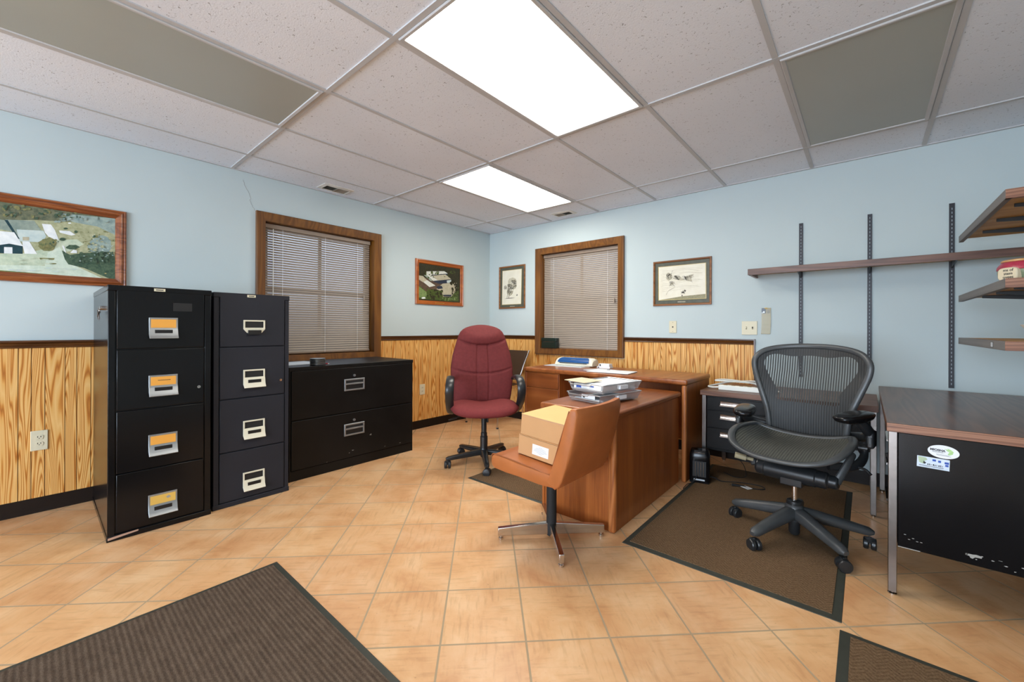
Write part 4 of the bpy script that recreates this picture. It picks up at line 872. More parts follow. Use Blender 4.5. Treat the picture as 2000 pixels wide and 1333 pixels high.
    m = MB()
    for x, z, w_ in ((-.002, .008, .010), (.014, .006, .008), (.032, .004, .012), (.034, -.006, .009)): m.box(x, x+w_, -.001, -.0006, z, z+.008, mat=q)
    m.build('blue_print', 'ink_blue', s)
    m = MB(); m.poly([q @ Vector((x, -.001, z)) for x, z in ((-.027, .004), (-.024, .001), (-.019, -.002), (-.023, -.008), (-.028, -.006))])
    for k in range(9): m.box(-.016+.0052*k, -.0125+.0052*k-.001*(k % 3), -.001, -.0006, -.010, -.005+.001*(k % 2), mat=q)
    for z in (-.014, -.017): m.box(-.04, .03, -.001, -.0006, z, z+.001, mat=q)
    m.build('lettering', 'ink', s, smooth=0)
big_desk()

# ------------------------------------------------------------------ shelving
def shelves():
    def standard(lab, x, z0, z1):
        t = thing('shelf_standard', lab, 'shelf track', (x, -.004, z0), group='slotted shelf tracks on the wall'); w = .0125
        m = MB(); m.prism([(x-w, 0, z0), (x-w, -.012, z0), (x-w+.003, -.012, z0), (x-w+.003, -.010, z0), (x+w-.003, -.010, z0), (x+w-.003, -.012, z0), (x+w, -.012, z0), (x+w, 0, z0)], (0, 0, z1-z0)); m.build('track', 'rail_black', t, smooth=0)
        m = MB(); z = z0+.02
        while z < z1-.03: m.box(x-.0022, x+.0022, -.0108, -.0098, z, z+.013); z += .0254
        m.build('slots', 'hole', t, smooth=0)
    standard('left of the three slotted black shelf tracks, rising behind the mesh chair', 3.373, .745, 1.943)
    standard('middle of the three slotted black shelf tracks', 3.778, .745, 1.942)
    standard('right of the three slotted black shelf tracks, above the large walnut desk', 4.182, .735, 1.941)
    def bracket(t, a, b_, up):
        m = MB(); a, b_ = Vector(a), Vector(b_); d = b_-a; s = Vector((-d.y, d.x, 0)).normalized()*.0035
        m.prism([a-s, a-s+Vector((0, 0, -.045)), b_-s+Vector((0, 0, -.014)), b_-s], 2*s); m.build('bracket', 'black_plastic', t, bev=.001)
    t = thing('wall_shelf', 'long walnut shelf held on the three black wall tracks', 'shelf', (3.8, -.15, 1.55)); x0, x1, d, zb, zt = 3.063, 4.60, .30, 1.535, 1.580
    m = MB(); m.box(x0, x1, -d, -.012, zt-.018, zt); m.build('board', 'shelf_under', t, bev=.001)
    m = MB(); m.box(x0, x1, -d-.0006, -d+.018, zb, zt+.0005); m.box(x0-.0006, x0+.018, -d, -.012, zb, zt+.0005); m.build('lipping', 'walnut', t, bev=.001)
    for x in (3.373, 3.778, 4.182): bracket(t, (x, -.012, zt-.018), (x, -.25, zt-.018), 0)
    zs = ((1.622, 'topmost of the three walnut shelves at the right edge of the photo'), (1.277, 'middle walnut shelf at the right edge, carrying the red jar'), (1.033, 'lowest of the three walnut shelves at the right edge, with a small tag'))
    for k, (zb, lab) in enumerate(zs):
        x0, x1, y0, y1 = 4.168, 4.60, -1.46, -.40; zt = zb+.036
        t = thing('wall_shelf', lab, 'shelf', (4.4, -.93, zb), group='shelves on the right-hand wall')
        MB().box(x0, x1, y0, y1, zt-.016, zt).build('board', 'shelf_under', t, bev=.001)
        MB().box(x0-.0006, x0+.018, y0, y1, zb, zt+.0005).build('front_lip', 'grey_edge', t, bev=.001)
        m = MB(); m.box(x0, x1, y0-.0006, y0+.018, zb, zt+.0005); m.build('end_lip', 'walnut_red', t, bev=.001)
        for y in (y0+.22, (y0+y1)/2, y1-.22): bracket(t, (x1+.015, y, zt-.016), (x0+.06, y, zt-.016), 0)
        if k == 2: m = MB(); m.frame(-1.268, -1.222, 1.040, 1.063, [(0, 0), (0, .001), (.002, .001), (.002, 0)], lambda u, v, h: (x0-.0006-h, u, v)); m.box(x0-.0012, x0-.0006, -1.266, -1.224, 1.042, 1.061, 1); m.build('tag', ['rail_black', 'paper_grey'], t)
    # pottery jar with a lettered plaque
    z = 1.3135; cx, cy = 4.276, -1.20; t = thing('pottery_jar', 'red and grey pottery jar with lettered plaque on the middle right shelf', 'jar', (cx, cy, z))
    m = MB(); m.lathe((cx, cy, z), [(.062, 0), (.074, .004), (.082, .018), (.087, .040), (.0875, .052)], 40); b_ = m.build('body', 'p_jar', t)
    m = MB(); m.lathe((cx, cy, z+.052), [(.0877, 0), (.090, .003), (.088, .016), (.081, .028), (.075, .034)], 40); m.build('shoulder', 'p_red', t)
    m = MB(); m.lathe((cx, cy, z+.086), [(.076, 0), (.078, .002), (.077, .008), (.070, .011), (.03, .012)], 40); m.build('lid', 'p_tanlid', t)
    m = MB()
    for k in range(4):
        a0 = -1.9+.22*k; pp = [(a0, .016), (a0+.05, .03), (a0+.02, .044), (a0+.10, .026), (a0+.13, .042)]
        m.sweep(bez([(cx+(.079+.16*(h-.01))*math.cos(a), cy+(.079+.16*(h-.01))*math.sin(a), z+h) for a, h in pp], 4), .0022, 6)
    m.build('glaze_pattern', 'p_teal', b_, w=True)
    a = R_(222); dr = Vector((math.cos(a), math.sin(a), 0)); tg = Vector((-math.sin(a), math.cos(a), 0))
    pc = Vector((cx, cy, z+.033))+dr*.084
    m = MB(); q = basis(pc, tg, (0, 0, 1))
    n = 28; P = [(.034*math.copysign(abs(math.cos(x))**.55, math.cos(x)), .028*math.copysign(abs(math.sin(x))**.55, math.sin(x))) for x in [2*PI*i/n for i in range(n)]]
    m.prism([q @ Vector((x, y, -.02)) for x, y in P], dr*.032); pl = m.build('plaque', 'manila', t, bev=.004)
    for k, s_ in enumerate(('ms of', 'stem', 'oyees')): text('lettering', s_, .0155, 'ink', q @ Matrix.Translation((.004, .0165-.0145*k, .0122)), pl, bold=.0003)
    t = thing('white_dish', 'white dish at the right edge of the lowest right shelf', 'dish', (4.36, -1.05, 1.0695))
    m = MB(); m.lathe((4.362, -1.20, 1.0695), [(.055, 0), (.062, .003), (.085, .035), (.109, .066), (.106, .067), (.082, .038), (.056, .008)], 36); m.build('bowl', 'white_plastic', t)
shelves()

# ------------------------------------------------------------------ mats
def mats():
    def mat(name, lab, x0, x1, y0, y1, bw, pile, rot=0.0):
        t = thing(name, lab, 'mat', ((x0+x1)/2, (y0+y1)/2, 0)); cx, cy = (x0+x1)/2, (y0+y1)/2
        q = Matrix.Translation((cx, cy, 0)) @ Matrix.Rotation(rot, 4, 'Z') @ Matrix.Translation((-cx, -cy, 0))
        m = MB(); m.frame(x0, x1, y0, y1, [(0, 0), (.002, .002), (bw-.004, .005), (bw, .005), (bw, 0)], lambda u, v, h: q @ Vector((u, v, h))); m.build('rubber_border', 'rubber_edge', t)
        MB().box(x0+bw-.001, x1-bw+.001, y0+bw-.001, y1-bw+.001, .0, .008, mat=q).build('pile', pile, t)
    mat('floor_mat', 'large ribbed brown entrance mat in the left foreground', 1.645, 3.05, -5.1, -3.158, .028, 'rib_mat')
    mat('floor_mat', 'brown herringbone mat under the mesh chair', 2.800, 3.694, -1.915, -.262, .032, 'herring_mat')
    mat('floor_mat', 'brown mat cut by the lower right corner of the photo', 3.690, 4.55, -3.4, -1.962, .032, 'herring_mat')
    mat('floor_mat', 'brown mat by the wooden desk under the tan chair', 1.520, 2.236, -1.81, -1.24, .02, 'herring_mat')
mats()

# ------------------------------------------------------------------ chairs
def caster(par, p, ang, mat, r=.029, w=True):
    q = Matrix.Translation(p) @ Matrix.Rotation(ang, 4, 'Z'); m = MB()
    for sg in (-1, 1):
        mm = q @ Matrix.Translation((0, sg*.015, r)) @ Matrix.Rotation(R_(90), 4, 'X')
        m.lathe((0, 0, 0), [(r*.3, -.012), (r*.86, -.011), (r, -.007), (r, .006), (r*.9, .010), (r*.3, .012)], 24, mat=mm)
    m.sweep([q @ Vector((0, 0, r)), q @ Vector((0, 0, r*1.5)), q @ Vector((0, 0, r*2.15))], [(.012, .012), (.010, .010), (.007, .007)], 12)
    m.sweep([q @ Vector((-r*.8, 0, r*1.35)), q @ Vector((-r*.3, 0, r*1.95)), q @ Vector((r*.35, 0, r*1.9))], [(.020, .004), (.022, .006), (.018, .004)], 10)
    m.build('caster', mat, par, w=w)
def star_base(t, angs, rad, hubz, endz, mat, cmat, wa, wb, ha, hb, hubr, shape=2.6, flat=False):
    m = MB(); m.lathe((0, 0, 0), [(hubr*.75, hubz-.055), (hubr, hubz-.035), (hubr, hubz+.012), (hubr*.8, hubz+.03), (hubr*.72, hubz+.034)], 24); m.build('hub', mat, t, w=False)
    for i, a in enumerate(angs):
        a = R_(a); d = Vector((math.cos(a), math.sin(a), 0)); rr = rad[i] if isinstance(rad, (list, tuple)) else rad
        fs = [0.02, .3, .6, .85, .97, 1.03]; pts = []; rd = []
        for f in fs:
            z = hubz-.01+(endz-hubz+.01)*(f**1.2 if not flat else f); pts.append(d*(rr*f)+Vector((0, 0, z)))
            k = 1 if f < 1 else .55; rd.append(((wa+(wb-wa)*f)*k, (ha+(hb-ha)*f)*k))
        m = MB(); m.sweep(pts, rd, 16, ex=shape); lg = m.build('base_leg', mat, t, w=False)
        caster(lg, d*rr*.985, a+R_(70), cmat, w=False)

def burgundy_chair():
    t = thing('swivel_chair', 'burgundy fabric high back swivel chair on a black five star base', 'chair', (1.364, -1.480, 0), R_(50)); wl = False
    base = [(-41-50), (31-50), (103-50), (175-50), (247-50)]
    star_base(t, base, .315, .105, .075, 'black_plastic', 'black_plastic', .030, .019, .024, .015, .034, 4)
    m = MB(); m.lathe((0, 0, .10), [(.031, 0), (.031, .12), (.026, .125), (.026, .15), (.022, .155), (.022, .31)], 24); m.build('gas_column', 'black_plastic', t, w=wl)
    m = MB(); m.box(-.045, .045, -.10, .12, .385, .43); m.box(-.11, .11, -.13, .14, .422, .436); m.build('tilt_mechanism', 'black_plastic', t, w=wl, bev=.006)
    m = MB(); m.sweep(bez([(-.04, -.02, .40), (-.14, -.02, .402), (-.20, -.02, .395), (-.235, -.03, .385)], 4), .005, 8); m.sweep([(-.225, -.03, .386), (-.29, -.04, .372)], [(.013, .006), (.010, .005)], 10); m.build('lever', 'black_plastic', t, w=wl)
    m = MB(); m.box(.020, .034, -.035, .0, .34, .40); m.build('lever', 'black_plastic', t, w=wl, bev=.003)
    # seat
    def seat(u, v, s):
        x = (u-.5)*2; y = (v-.5)*2
        k = (abs(x)**3.2+abs(y)**3.2)**(1/3.2) if (x or y) else 0; k = max(k, 1e-6); e = max(abs(x), abs(y))
        px, py = x*e/k if k else 0, y*e/k if k else 0
        hw = .280-.012*max(0, py); th = (1-min(1, e)**4)**.5
        z = .462+.010*px*px-.018*max(0, -py)**3
        dip = -.026*math.exp(-(px/.45)**2)*max(0, min(1, (py+.9)/1.2))
        return (px*hw, py*.245-.015, z+(.052*th+dip*th if s > 0 else -.052*th))
    m = MB(); m.cushion(seat, 30, 30); st = m.build('seat', 'burgundy_seat', t, w=wl, smooth=80)
    # backrest with head roll and stitched seams
    hwT = [(0, .222), (.1, .238), (.3, .252), (.45, .253), (.6, .240), (.72, .218), (.80, .203), (.86, .190), (.91, .174), (.95, .153), (.98, .128), (1, .102)]
    z0, z1 = .47, 1.146
    def seam1(x): return .735+.075*(abs(x)**2)        # below the head roll
    def seam2(x): return .375+.075*(abs(x)**2.2)
    def back(u, v, s):
        x = (u-.5)*2; e = max(abs(x), abs(2*v-1)); hw = lerp(hwT, v)*1.075
        y0 = .165+.085*v+.04*v*v-.012*math.sin(v*PI)
        ed = (1-abs(x)**3.5)*(1-abs(2*v-1)**10); th = max(0, ed)**.5; z = z0+(z1-z0)*v
        if v > .86: z -= .016*abs(x)**2*((v-.86)/.14)**2
        f = .045*th
        if s > 0:
            d1 = v-seam1(x); roll = .034*math.exp(-((d1-.10)/.085)**2)*(1-abs(x)**2.5) if d1 > 0 else .034*math.exp(-(.10/.085)**2)*(1-abs(x)**2.5)*math.exp(d1/.06)
            f += roll
            f -= .017*math.exp(-(d1/.014)**2)*th; f -= .013*math.exp(-((v-seam2(x))/.012)**2)*th
            if v < seam1(x):
                for c in (-.17, .21): f -= .009*math.exp(-((x-c)/.028)**2)*th
            return (x*hw, y0-f, z)
        return (x*hw, y0+.030*th, z)
    m = MB(); m.cushion(back, 84, 110); m.build('backrest', 'burgundy', t, w=wl, smooth=80)
    m = MB(); m.sweep(bez([(0, .10, .40), (0, .20, .405), (0, .235, .47), (0, .235, .60)], 4), (.028, .008), 10, up=(0, 1, 0), ex=4); m.build('back_support', 'black_plastic', t, w=wl)
    for sg in (-1, 1):
        x = sg*.276
        pts = bez([(sg*.19, .03, .425), (x*.93, .03, .418), (x, -.02, .445), (x+sg*.008, -.115, .52), (x+sg*.010, -.165, .60), (x+sg*.008, -.160, .66), (x+sg*.004, -.115, .700), (x, -.03, .712), (x, .08, .700), (x-sg*.005, .13, .675)], 5)
        rd = []
        for i in range(len(pts)):
            f = i/(len(pts)-1); rd.append((.027+.007*math.sin(f*PI), .013+.005*math.sin(f*PI)) if f < .98 else (.014, .006))
        m = MB(); n = 12; up = Vector((sg, 0, 0))
        m.sweep(pts, [(b_, a) for a, b_ in rd], 14, up=(1, 0, 0), ex=2.4); m.build('armrest', 'black_plastic', t, w=wl)
burgundy_chair()

def tan_chair():
    t = thing('side_chair', 'tan vinyl armless swivel chair with four chrome feet and boxes on its seat', 'chair', (2.493, -2.111, 0)); cx, cy = 2.493, -2.111
    for a in (45, 135, 225, 315):
        d = Vector((math.cos(R_(a)), math.sin(R_(a)), 0)); s = Vector((-d.y, d.x, 0)); L = .285; m = MB(); o = Vector((cx, cy, 0))
        def sec(r, w, z0, z1): return [o+d*r-s*w+Vector((0, 0, z0)), o+d*r+s*w+Vector((0, 0, z0)), o+d*r+s*w+Vector((0, 0, z1)), o+d*r-s*w+Vector((0, 0, z1))]
        A = sec(.02, .0135, .022, .083); B = sec(L, .0125, .022, .062)
        m.add(A+B, [[0, 1, 2, 3], [7, 6, 5, 4], [0, 4, 5, 1], [1, 5, 6, 2], [2, 6, 7, 3], [3, 7, 4, 0]]); lg = m.build('foot', 'chrome', t, bev=.003)
        m = MB(); m.lathe(o+d*(L-.016), [(.011, 0), (.013, .002), (.013, .010), (.007, .013), (.007, .024)], 16); m.build('glide', 'chrome', lg)
    m = MB(); m.lathe((cx, cy, 0), [(.024, .016), (.027, .02), (.027, .40)], 24); m.build('column', 'black_matte', t)
    m = MB(); m.box(cx-.09, cx+.14, cy-.10, cy+.10, .375, .39); m.build('swivel_plate', 'black_matte', t)
    ya, yb = -2.362, -1.936; ym = (ya+yb)/2; hw = (yb-ya)/2
    # one upholstered shell: seat wedge and leaning back share a side outline (x, z)
    front = [(2.287, .420), (2.283, .440), (2.292, .455), (2.32, .462), (2.42, .456), (2.55, .444), (2.662, .438), (2.690, .52), (2.722, .62), (2.752, .71), (2.766, .748), (2.776, .756)]
    rear = [(2.300, .392), (2.36, .385), (2.44, .382), (2.52, .379), (2.62, .376), (2.69, .378), (2.722, .392), (2.748, .45), (2.778, .56), (2.800, .66), (2.806, .735), (2.796, .756)]
    def resamp(tab, n):
        out = []; sg = [0]
        for a, b_ in zip(tab, tab[1:]): sg.append(sg[-1]+math.dist(a, b_))
        for i in range(n+1):
            s_ = sg[-1]*i/n; out.append((lerp(list(zip(sg, [p[0] for p in tab])), s_), lerp(list(zip(sg, [p[1] for p in tab])), s_)))
        return out
    # seat cushion outline closed loop, lofted across the width with slightly softened ends
    def loft(name, loop, mat, ybulge=.006, ins=.012, dish=0, wide=1.0):
        m = MB(); N = len(loop); secs = []
        gx = sum(p[0] for p in loop)/N; gz = sum(p[1] for p in loop)/N
        fr = [-1, -.985, -.95, -.8, -.6, -.4, -.2, 0, .2, .4, .6, .8, .95, .985, 1]
        for f in fr:
            k = {1: .90, .985: .965, .95: 1}.get(abs(f), 1); bow = dish*(1-f*f)
            ring = []
            for x, z in loop:
                dx, dz = x-gx, z-gz; ln = math.hypot(dx, dz)
                sh = ins*(1-k)/.1
                ring.append((x-dx/ln*sh+bow*min(1, max(0, (z-.46)/.25)), ym+hw*wide*f, z-dz/ln*sh))
            secs.append(ring)
        vs = [p for r in secs for p in r]; K = len(secs)
        m.add(vs, [[i*N+j, i*N+(j+1) % N, (i+1)*N+(j+1) % N, (i+1)*N+j] for i in range(K-1) for j in range(N)]+[list(range(N)), list(range((K-1)*N, K*N))])
        return m.build(name, mat, t, smooth=50)
    seatloop = [(2.287, .405), (2.282, .425), (2.285, .447), (2.300, .461), (2.36, .460), (2.45, .454), (2.56, .444), (2.66, .436), (2.70, .43), (2.712, .405), (2.70, .381), (2.6, .376), (2.48, .380), (2.38, .385), (2.305, .392)]
    loft('seat', seatloop, 'tan_vinyl')
    F = resamp([(2.640, .392), (2.655, .428), (2.676, .49), (2.705, .58), (2.737, .675), (2.760, .742), (2.770, .756)], 12); Rr = resamp([(2.684, .373), (2.700, .379), (2.720, .405), (2.742, .465), (2.768, .55), (2.792, .65), (2.804, .735), (2.796, .757)], 14)
    loft('backrest', F+Rr[::-1], 'tan_vinyl', dish=.030, wide=1.014)
    m = MB(); e = .003
    for y in (ya+.004, yb-.004):
        m.sweep(bez([(2.288, y, .450), (2.300, y, .4635), (2.36, y, .4625), (2.45, y, .456), (2.56, y, .446), (2.655, y, .438), (2.676, y, .492), (2.705, y, .582), (2.737, y, .677), (2.760, y, .744)], 4), .0028, 6)
    m.build('welt', 'tan_welt', t)
tan_chair()
def boxes():
    for k, (lab, q, h) in enumerate((('lower cardboard box on the tan chair, with a white address label', Matrix.Translation((2.385, -2.262, .4635)) @ Matrix.Rotation(R_(4.3), 4, 'Y'), .102), ('upper cardboard box on the tan chair, with its pale lid', Matrix.Translation((2.3985, -2.258, .5655)) @ Matrix.Rotation(R_(4.3), 4, 'Y') @ Matrix.Rotation(R_(1), 4, 'Z'), .104))):
        t = thing('cardboard_box', lab, 'box', q @ Vector((.14, .14, 0)), group='cardboard boxes on the tan chair'); Wd = .283
        MB().box(0, Wd, 0, .31, 0, h, mat=q).build('carton', 'cardboard', t, bev=.0015)
        if k: MB().box(-.001, Wd+.001, -.001, .311, h, h+.0025, mat=q).build('lid', 'card_top', t, bev=.001)
        m = MB(); m.box(.004, Wd-.004, -.0006, 0, h-.0035, h-.002, mat=q); m.box(Wd-.018, Wd-.0165, -.0006, 0, 0, h, mat=q); m.build('fold_line', 'bare_wood' if k else 'brown_leather', t)
        if not k:
            lb = MB().box(.092, .192, -.001, -.0002, .020, .072, mat=q).build('address_label', 'paper', t); m = MB()
            for j, w_ in enumerate((.012, .026, .034, .038, .040, .022, .010)): m.box(.142-w_, .142+w_, -.0013, -.001, .062-.0055*j, .0633-.0055*j, mat=q)
            m.build('writing', 'ink_soft', lb)
boxes()

def mesh_chair():
    t = thing('mesh_chair', 'dark grey mesh ergonomic office chair in front of the credenza', 'chair', (3.472, -1.255, 0), R_(-8)); wl = False
    angs = [169.6+8, 245+8, 314+8, 19.7+8, 92+8]
    star_base(t, angs, [.305, .325, .312, .33, .315], .150, .088, 'dark_plastic', 'black_plastic', .038, .025, .036, .020, .046, 2.4)
    m = MB(); m.lathe((0, 0, .02), [(.020, 0), (.026, .012), (.026, .075), (.030, .08), (.030, .10)], 24); m.build('lower_column', 'black_plastic', t, w=wl)
    m = MB(); m.lathe((0, 0, .17), [(.030, 0), (.036, .004), (.034, .022), (.022, .026), (.0135, .030), (.0135, .125)], 24); m.build('gas_column', 'chrome', t, w=wl)
    m = MB(); m.lathe((0, 0, .178), [(.036, 0), (.037, .004), (.035, .020), (.020, .024)], 24); m.build('column_collar', 'black_plastic', t, w=wl)
    # tilt housing: a fat cross tube under the seat
    m = MB(); q = Matrix.Translation((0, -.03, .350)) @ Matrix.Rotation(R_(90), 4, 'Y')
    m.lathe((0, 0, 0), [(.030, -.175), (.040, -.165), (.042, -.13), (.046, -.125), (.046, .10), (.042, .105), (.042, .15), (.032, .155), (.032, .19), (.025, .195)], 28, mat=q); m.box(-.05, .05, -.07, .06, .292, .365); m.build('tilt_housing', 'black_plastic', t, w=wl, bev=.004)
    for sg in (-1, 1):
        m = MB(); m.sweep(bez([(sg*.185, -.03, .350), (sg*.205, -.01, .40), (sg*.225, .02, .455), (sg*.235, .06, .485)], 4), [(.014, .020)]*12+[(.012, .016)], 12); m.build('side_link', 'dark_plastic', t, w=wl)
        m = MB(); m.sweep(bez([(sg*.15, -.02, .425), (sg*.22, .03, .425), (sg*.255, .08, .44), (sg*.268, .125, .475), (sg*.258, .135, .512)], 4), [(.017, .022)]*17, 12, ex=2.5); m.cyl((sg*.246, .132, .512), (sg*.282, .132, .512), .020, .018, 18); m.build('hip_bracket', 'black_plastic', t, w=wl)
    m = MB(); m.sweep([(-.175, -.08, .39), (-.25, -.115, .405)], [(.009, .009), (.009, .009)], 10); m.sweep([(-.205, -.098, .397), (-.255, -.117, .407)], [(.020, .013), (.022, .014)], 12, ex=4); m.build('lever', 'ivory_dark', t, w=wl)
    m = MB(); m.sweep(bez([(.23, .06, .43), (.28, .05, .425), (.305, .04, .405)], 4), [(.007, .007)]*8+[(.009, .009)], 10); m.build('lever', 'black_plastic', t, w=wl)
    # --- seat: net stretched in a moulded rim
    so = bez([(0, -.255, 0), (.13, -.248, 0), (.225, -.205, 0), (.268, -.11, 0), (.274, .02, 0), (.256, .14, 0), (.225, .205, 0), (.12, .222, 0), (0, .226, 0), (-.12, .222, 0), (-.225, .205, 0), (-.256, .14, 0), (-.274, .02, 0), (-.268, -.11, 0), (-.225, -.205, 0), (-.13, -.248, 0)], 5, True)
    so = [Vector((p.x*.925, p.y*.90-.08, 0)) for p in so]
    def sz(x, y):
        ax = abs(x)/.27; y0 = y; 
        return .532+ax**2.2*(.036+.028*min(1, max(0, (y+.2)/.38)))-.025*max(0, (-y-.10)/.155)**2+.008*max(0, (y-.05)/.18)
    m = MB(); N = len(so); rr = [1, .92, .8, .66, .5, .33, .17, .02]; vs = []
    for k, r in enumerate(rr):
        for p in so:
            x, y = p.x*r, (p.y+.08)*r-.08; vs.append((x, y, sz(x, y)-.006-.014*(1-r**4)))
    m.add(vs, [[i*N+j, i*N+(j+1) % N, (i+1)*N+(j+1) % N, (i+1)*N+j] for i in range(len(rr)-1) for j in range(N)]+[list(range((len(rr)-1)*N, len(rr)*N))])
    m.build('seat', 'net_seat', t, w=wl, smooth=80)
    m = MB(); m.sweep([(p.x, p.y, sz(p.x, p.y)-.012) for p in so], (.019, .011), 12, closed=True, ex=2.6); m.build('seat_rim', 'dark_plastic', t, w=wl, smooth=60)
    # --- back: broad shouldered net frame
    half = [(0, 1.016), (.10, 1.013), (.19, 1.000), (.245, .978), (.277, .938), (.279, .890), (.262, .830), (.238, .765), (.214, .70), (.197, .64), (.188, .58), (.183, .52), (.176, .47), (.13, .452), (0, .448)]
    bo = bez([(x*.965+.012, 0, z) for x, z in half]+[(-x*.965+.012, 0, z) for x, z in half[-2:0:-1]], 4, True)
    def by(x, z):
        v = (z-.45)/.57
        return .185+.02*v-.035*math.sin(min(1, v/.75)*PI)*.8+.085*max(0, v-.1)**1.5-.085*(x/.28)**2*(.45+.55*min(1, v))
    m = MB(); N = len(bo)
    inner = bez([(0, 0, .962), (.09, 0, .955), (.17, 0, .966), (.212, 0, .950), (.226, 0, .912), (.212, 0, .868), (.172, 0, .800), (.145, 0, .752), (.143, 0, .705), (0, 0, .700), (-.143, 0, .705), (-.145, 0, .752), (-.172, 0, .800), (-.212, 0, .868), (-.226, 0, .912), (-.212, 0, .950), (-.17, 0, .966), (-.09, 0, .955)], 6, True)
    inner = [Vector((p.x*.985+.012, 0, p.z)) for p in inner]
    # resample both loops by angle about a common centre so that they pair up
    c0 = (.012, .83)
    def cast(loop, a):
        dx, dz = math.cos(a), math.sin(a); best = None
        for i in range(len(loop)):
            p, q = loop[i], loop[(i+1) % len(loop)]; ex, ez = q.x-p.x, q.z-p.z; den = dx*ez-dz*ex
            if abs(den) < 1e-9: continue
            s_ = ((p.x-c0[0])*ez-(p.z-c0[1])*ex)/den; u = ((p.x-c0[0])*dz-(p.z-c0[1])*dx)/den
            if s_ > 0 and -1e-6 <= u <= 1+1e-6 and (best is None or s_ < best): best = s_
        return best
    A = 144; ang = [2*PI*i/A for i in range(A)]; Ro = [cast(bo, a) for a in ang]; Ri = [cast(inner, a) for a in ang]
    P = lambda r, a: (lambda x, z: (x, by(x, z), z))(c0[0]+r*math.cos(a), c0[1]+r*math.sin(a))
    m = MB(); K = 12; vs = [P(Ro[i]+(Ri[i]-Ro[i])*k/K, a) for k in range(K+1) for i, a in enumerate(ang)]
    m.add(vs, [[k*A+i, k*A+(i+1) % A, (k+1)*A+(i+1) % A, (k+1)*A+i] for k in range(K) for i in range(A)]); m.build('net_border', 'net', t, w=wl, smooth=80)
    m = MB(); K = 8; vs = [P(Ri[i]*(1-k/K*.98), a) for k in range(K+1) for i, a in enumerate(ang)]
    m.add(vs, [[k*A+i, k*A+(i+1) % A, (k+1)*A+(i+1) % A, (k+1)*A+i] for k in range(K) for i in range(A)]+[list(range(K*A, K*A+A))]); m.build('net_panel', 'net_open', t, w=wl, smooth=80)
    m = MB(); m.sweep([(p.x, by(p.x, p.z)+.004, p.z) for p in bo], [(.016, .013) if p.z > .55 else (.015, .012) for p in bo], 12, up=(0, 1, 0), closed=True, ex=2.4); m.build('back_frame', 'dark_plastic', t, w=wl, smooth=60)
    def lum(u, v, s):
        x = (u-.5)*2; z = .50+.17*v-.03*x*x*v
        return (x*.165, by(x*.165, z)+.030+(-.012 if s > 0 else .012)*(1-abs(x)**4)*(1-abs(2*v-1)**4), z)
    m = MB(); m.cushion(lum, 18, 12); m.build('lumbar_pad', 'black_plastic', t, w=wl, smooth=70)
    m = MB(); m.sweep(bez([(0, .06, .36), (0, .16, .37), (0, .235, .42), (0, .25, .52), (0, .25, .60)], 4), (.03, .014), 12, up=(0, 1, 0), ex=3)
    for sg in (-1, 1): m.sweep(bez([(0, .245, .50), (sg*.12, .225, .51), (sg*.19, .17, .53)], 5), (.012, .016), 10, ex=3)
    m.build('back_support', 'black_plastic', t, w=wl)
    # --- arms
    for sg in (-1, 1):
        def pad(u, v, s):
            x = (u-.5)*2; y = (v-.5)*2; e = max(abs(x), abs(y)); k = max(1e-6, (abs(x)**2.6+abs(y)**2.6)**(1/2.6)); px, py = x*e/k, y*e/k; th = (1-e**3.2)**.5
            xx = px*(.054-.006*py); yy = py*.118; yaw = R_(12 if sg < 0 else -22); c_, s_ = math.cos(yaw), math.sin(yaw)
            return (sg*(.214 if sg < 0 else .252)+xx*c_-yy*s_, (-.085 if sg < 0 else -.01)+xx*s_+yy*c_, (.664 if sg < 0 else .690)+(.020*th if s > 0 else -.030*th)+.006*py)
        m = MB(); m.cushion(pad, 18, 24); m.build('arm_pad', 'black_gloss', t, w=wl, smooth=80)
        m = MB(); m.sweep(bez([(sg*.262, .0, .650 if sg < 0 else .672), (sg*.290, .05, .62), (sg*.295, .10, .585), (sg*.262, .17, .560), (sg*.195, .20, .545)], 5), [(.020, .024)]*21, 14, ex=2.8); m.build('arm_post', 'black_plastic', t, w=wl)
        m = MB(); m.box(sg*.300-.016, sg*.300+.016, .045, .135, .53, .612); hb = m.build('arm_clamp', 'black_plastic', t, w=wl, bev=.01, seg=3)
        m = MB(); m.sweep([(sg*.300, .044, .585), (sg*.300, .044, .555)], (.009, .004), 12); m.build('arm_latch', 'dark_plastic', hb, w=wl)
mesh_chair()

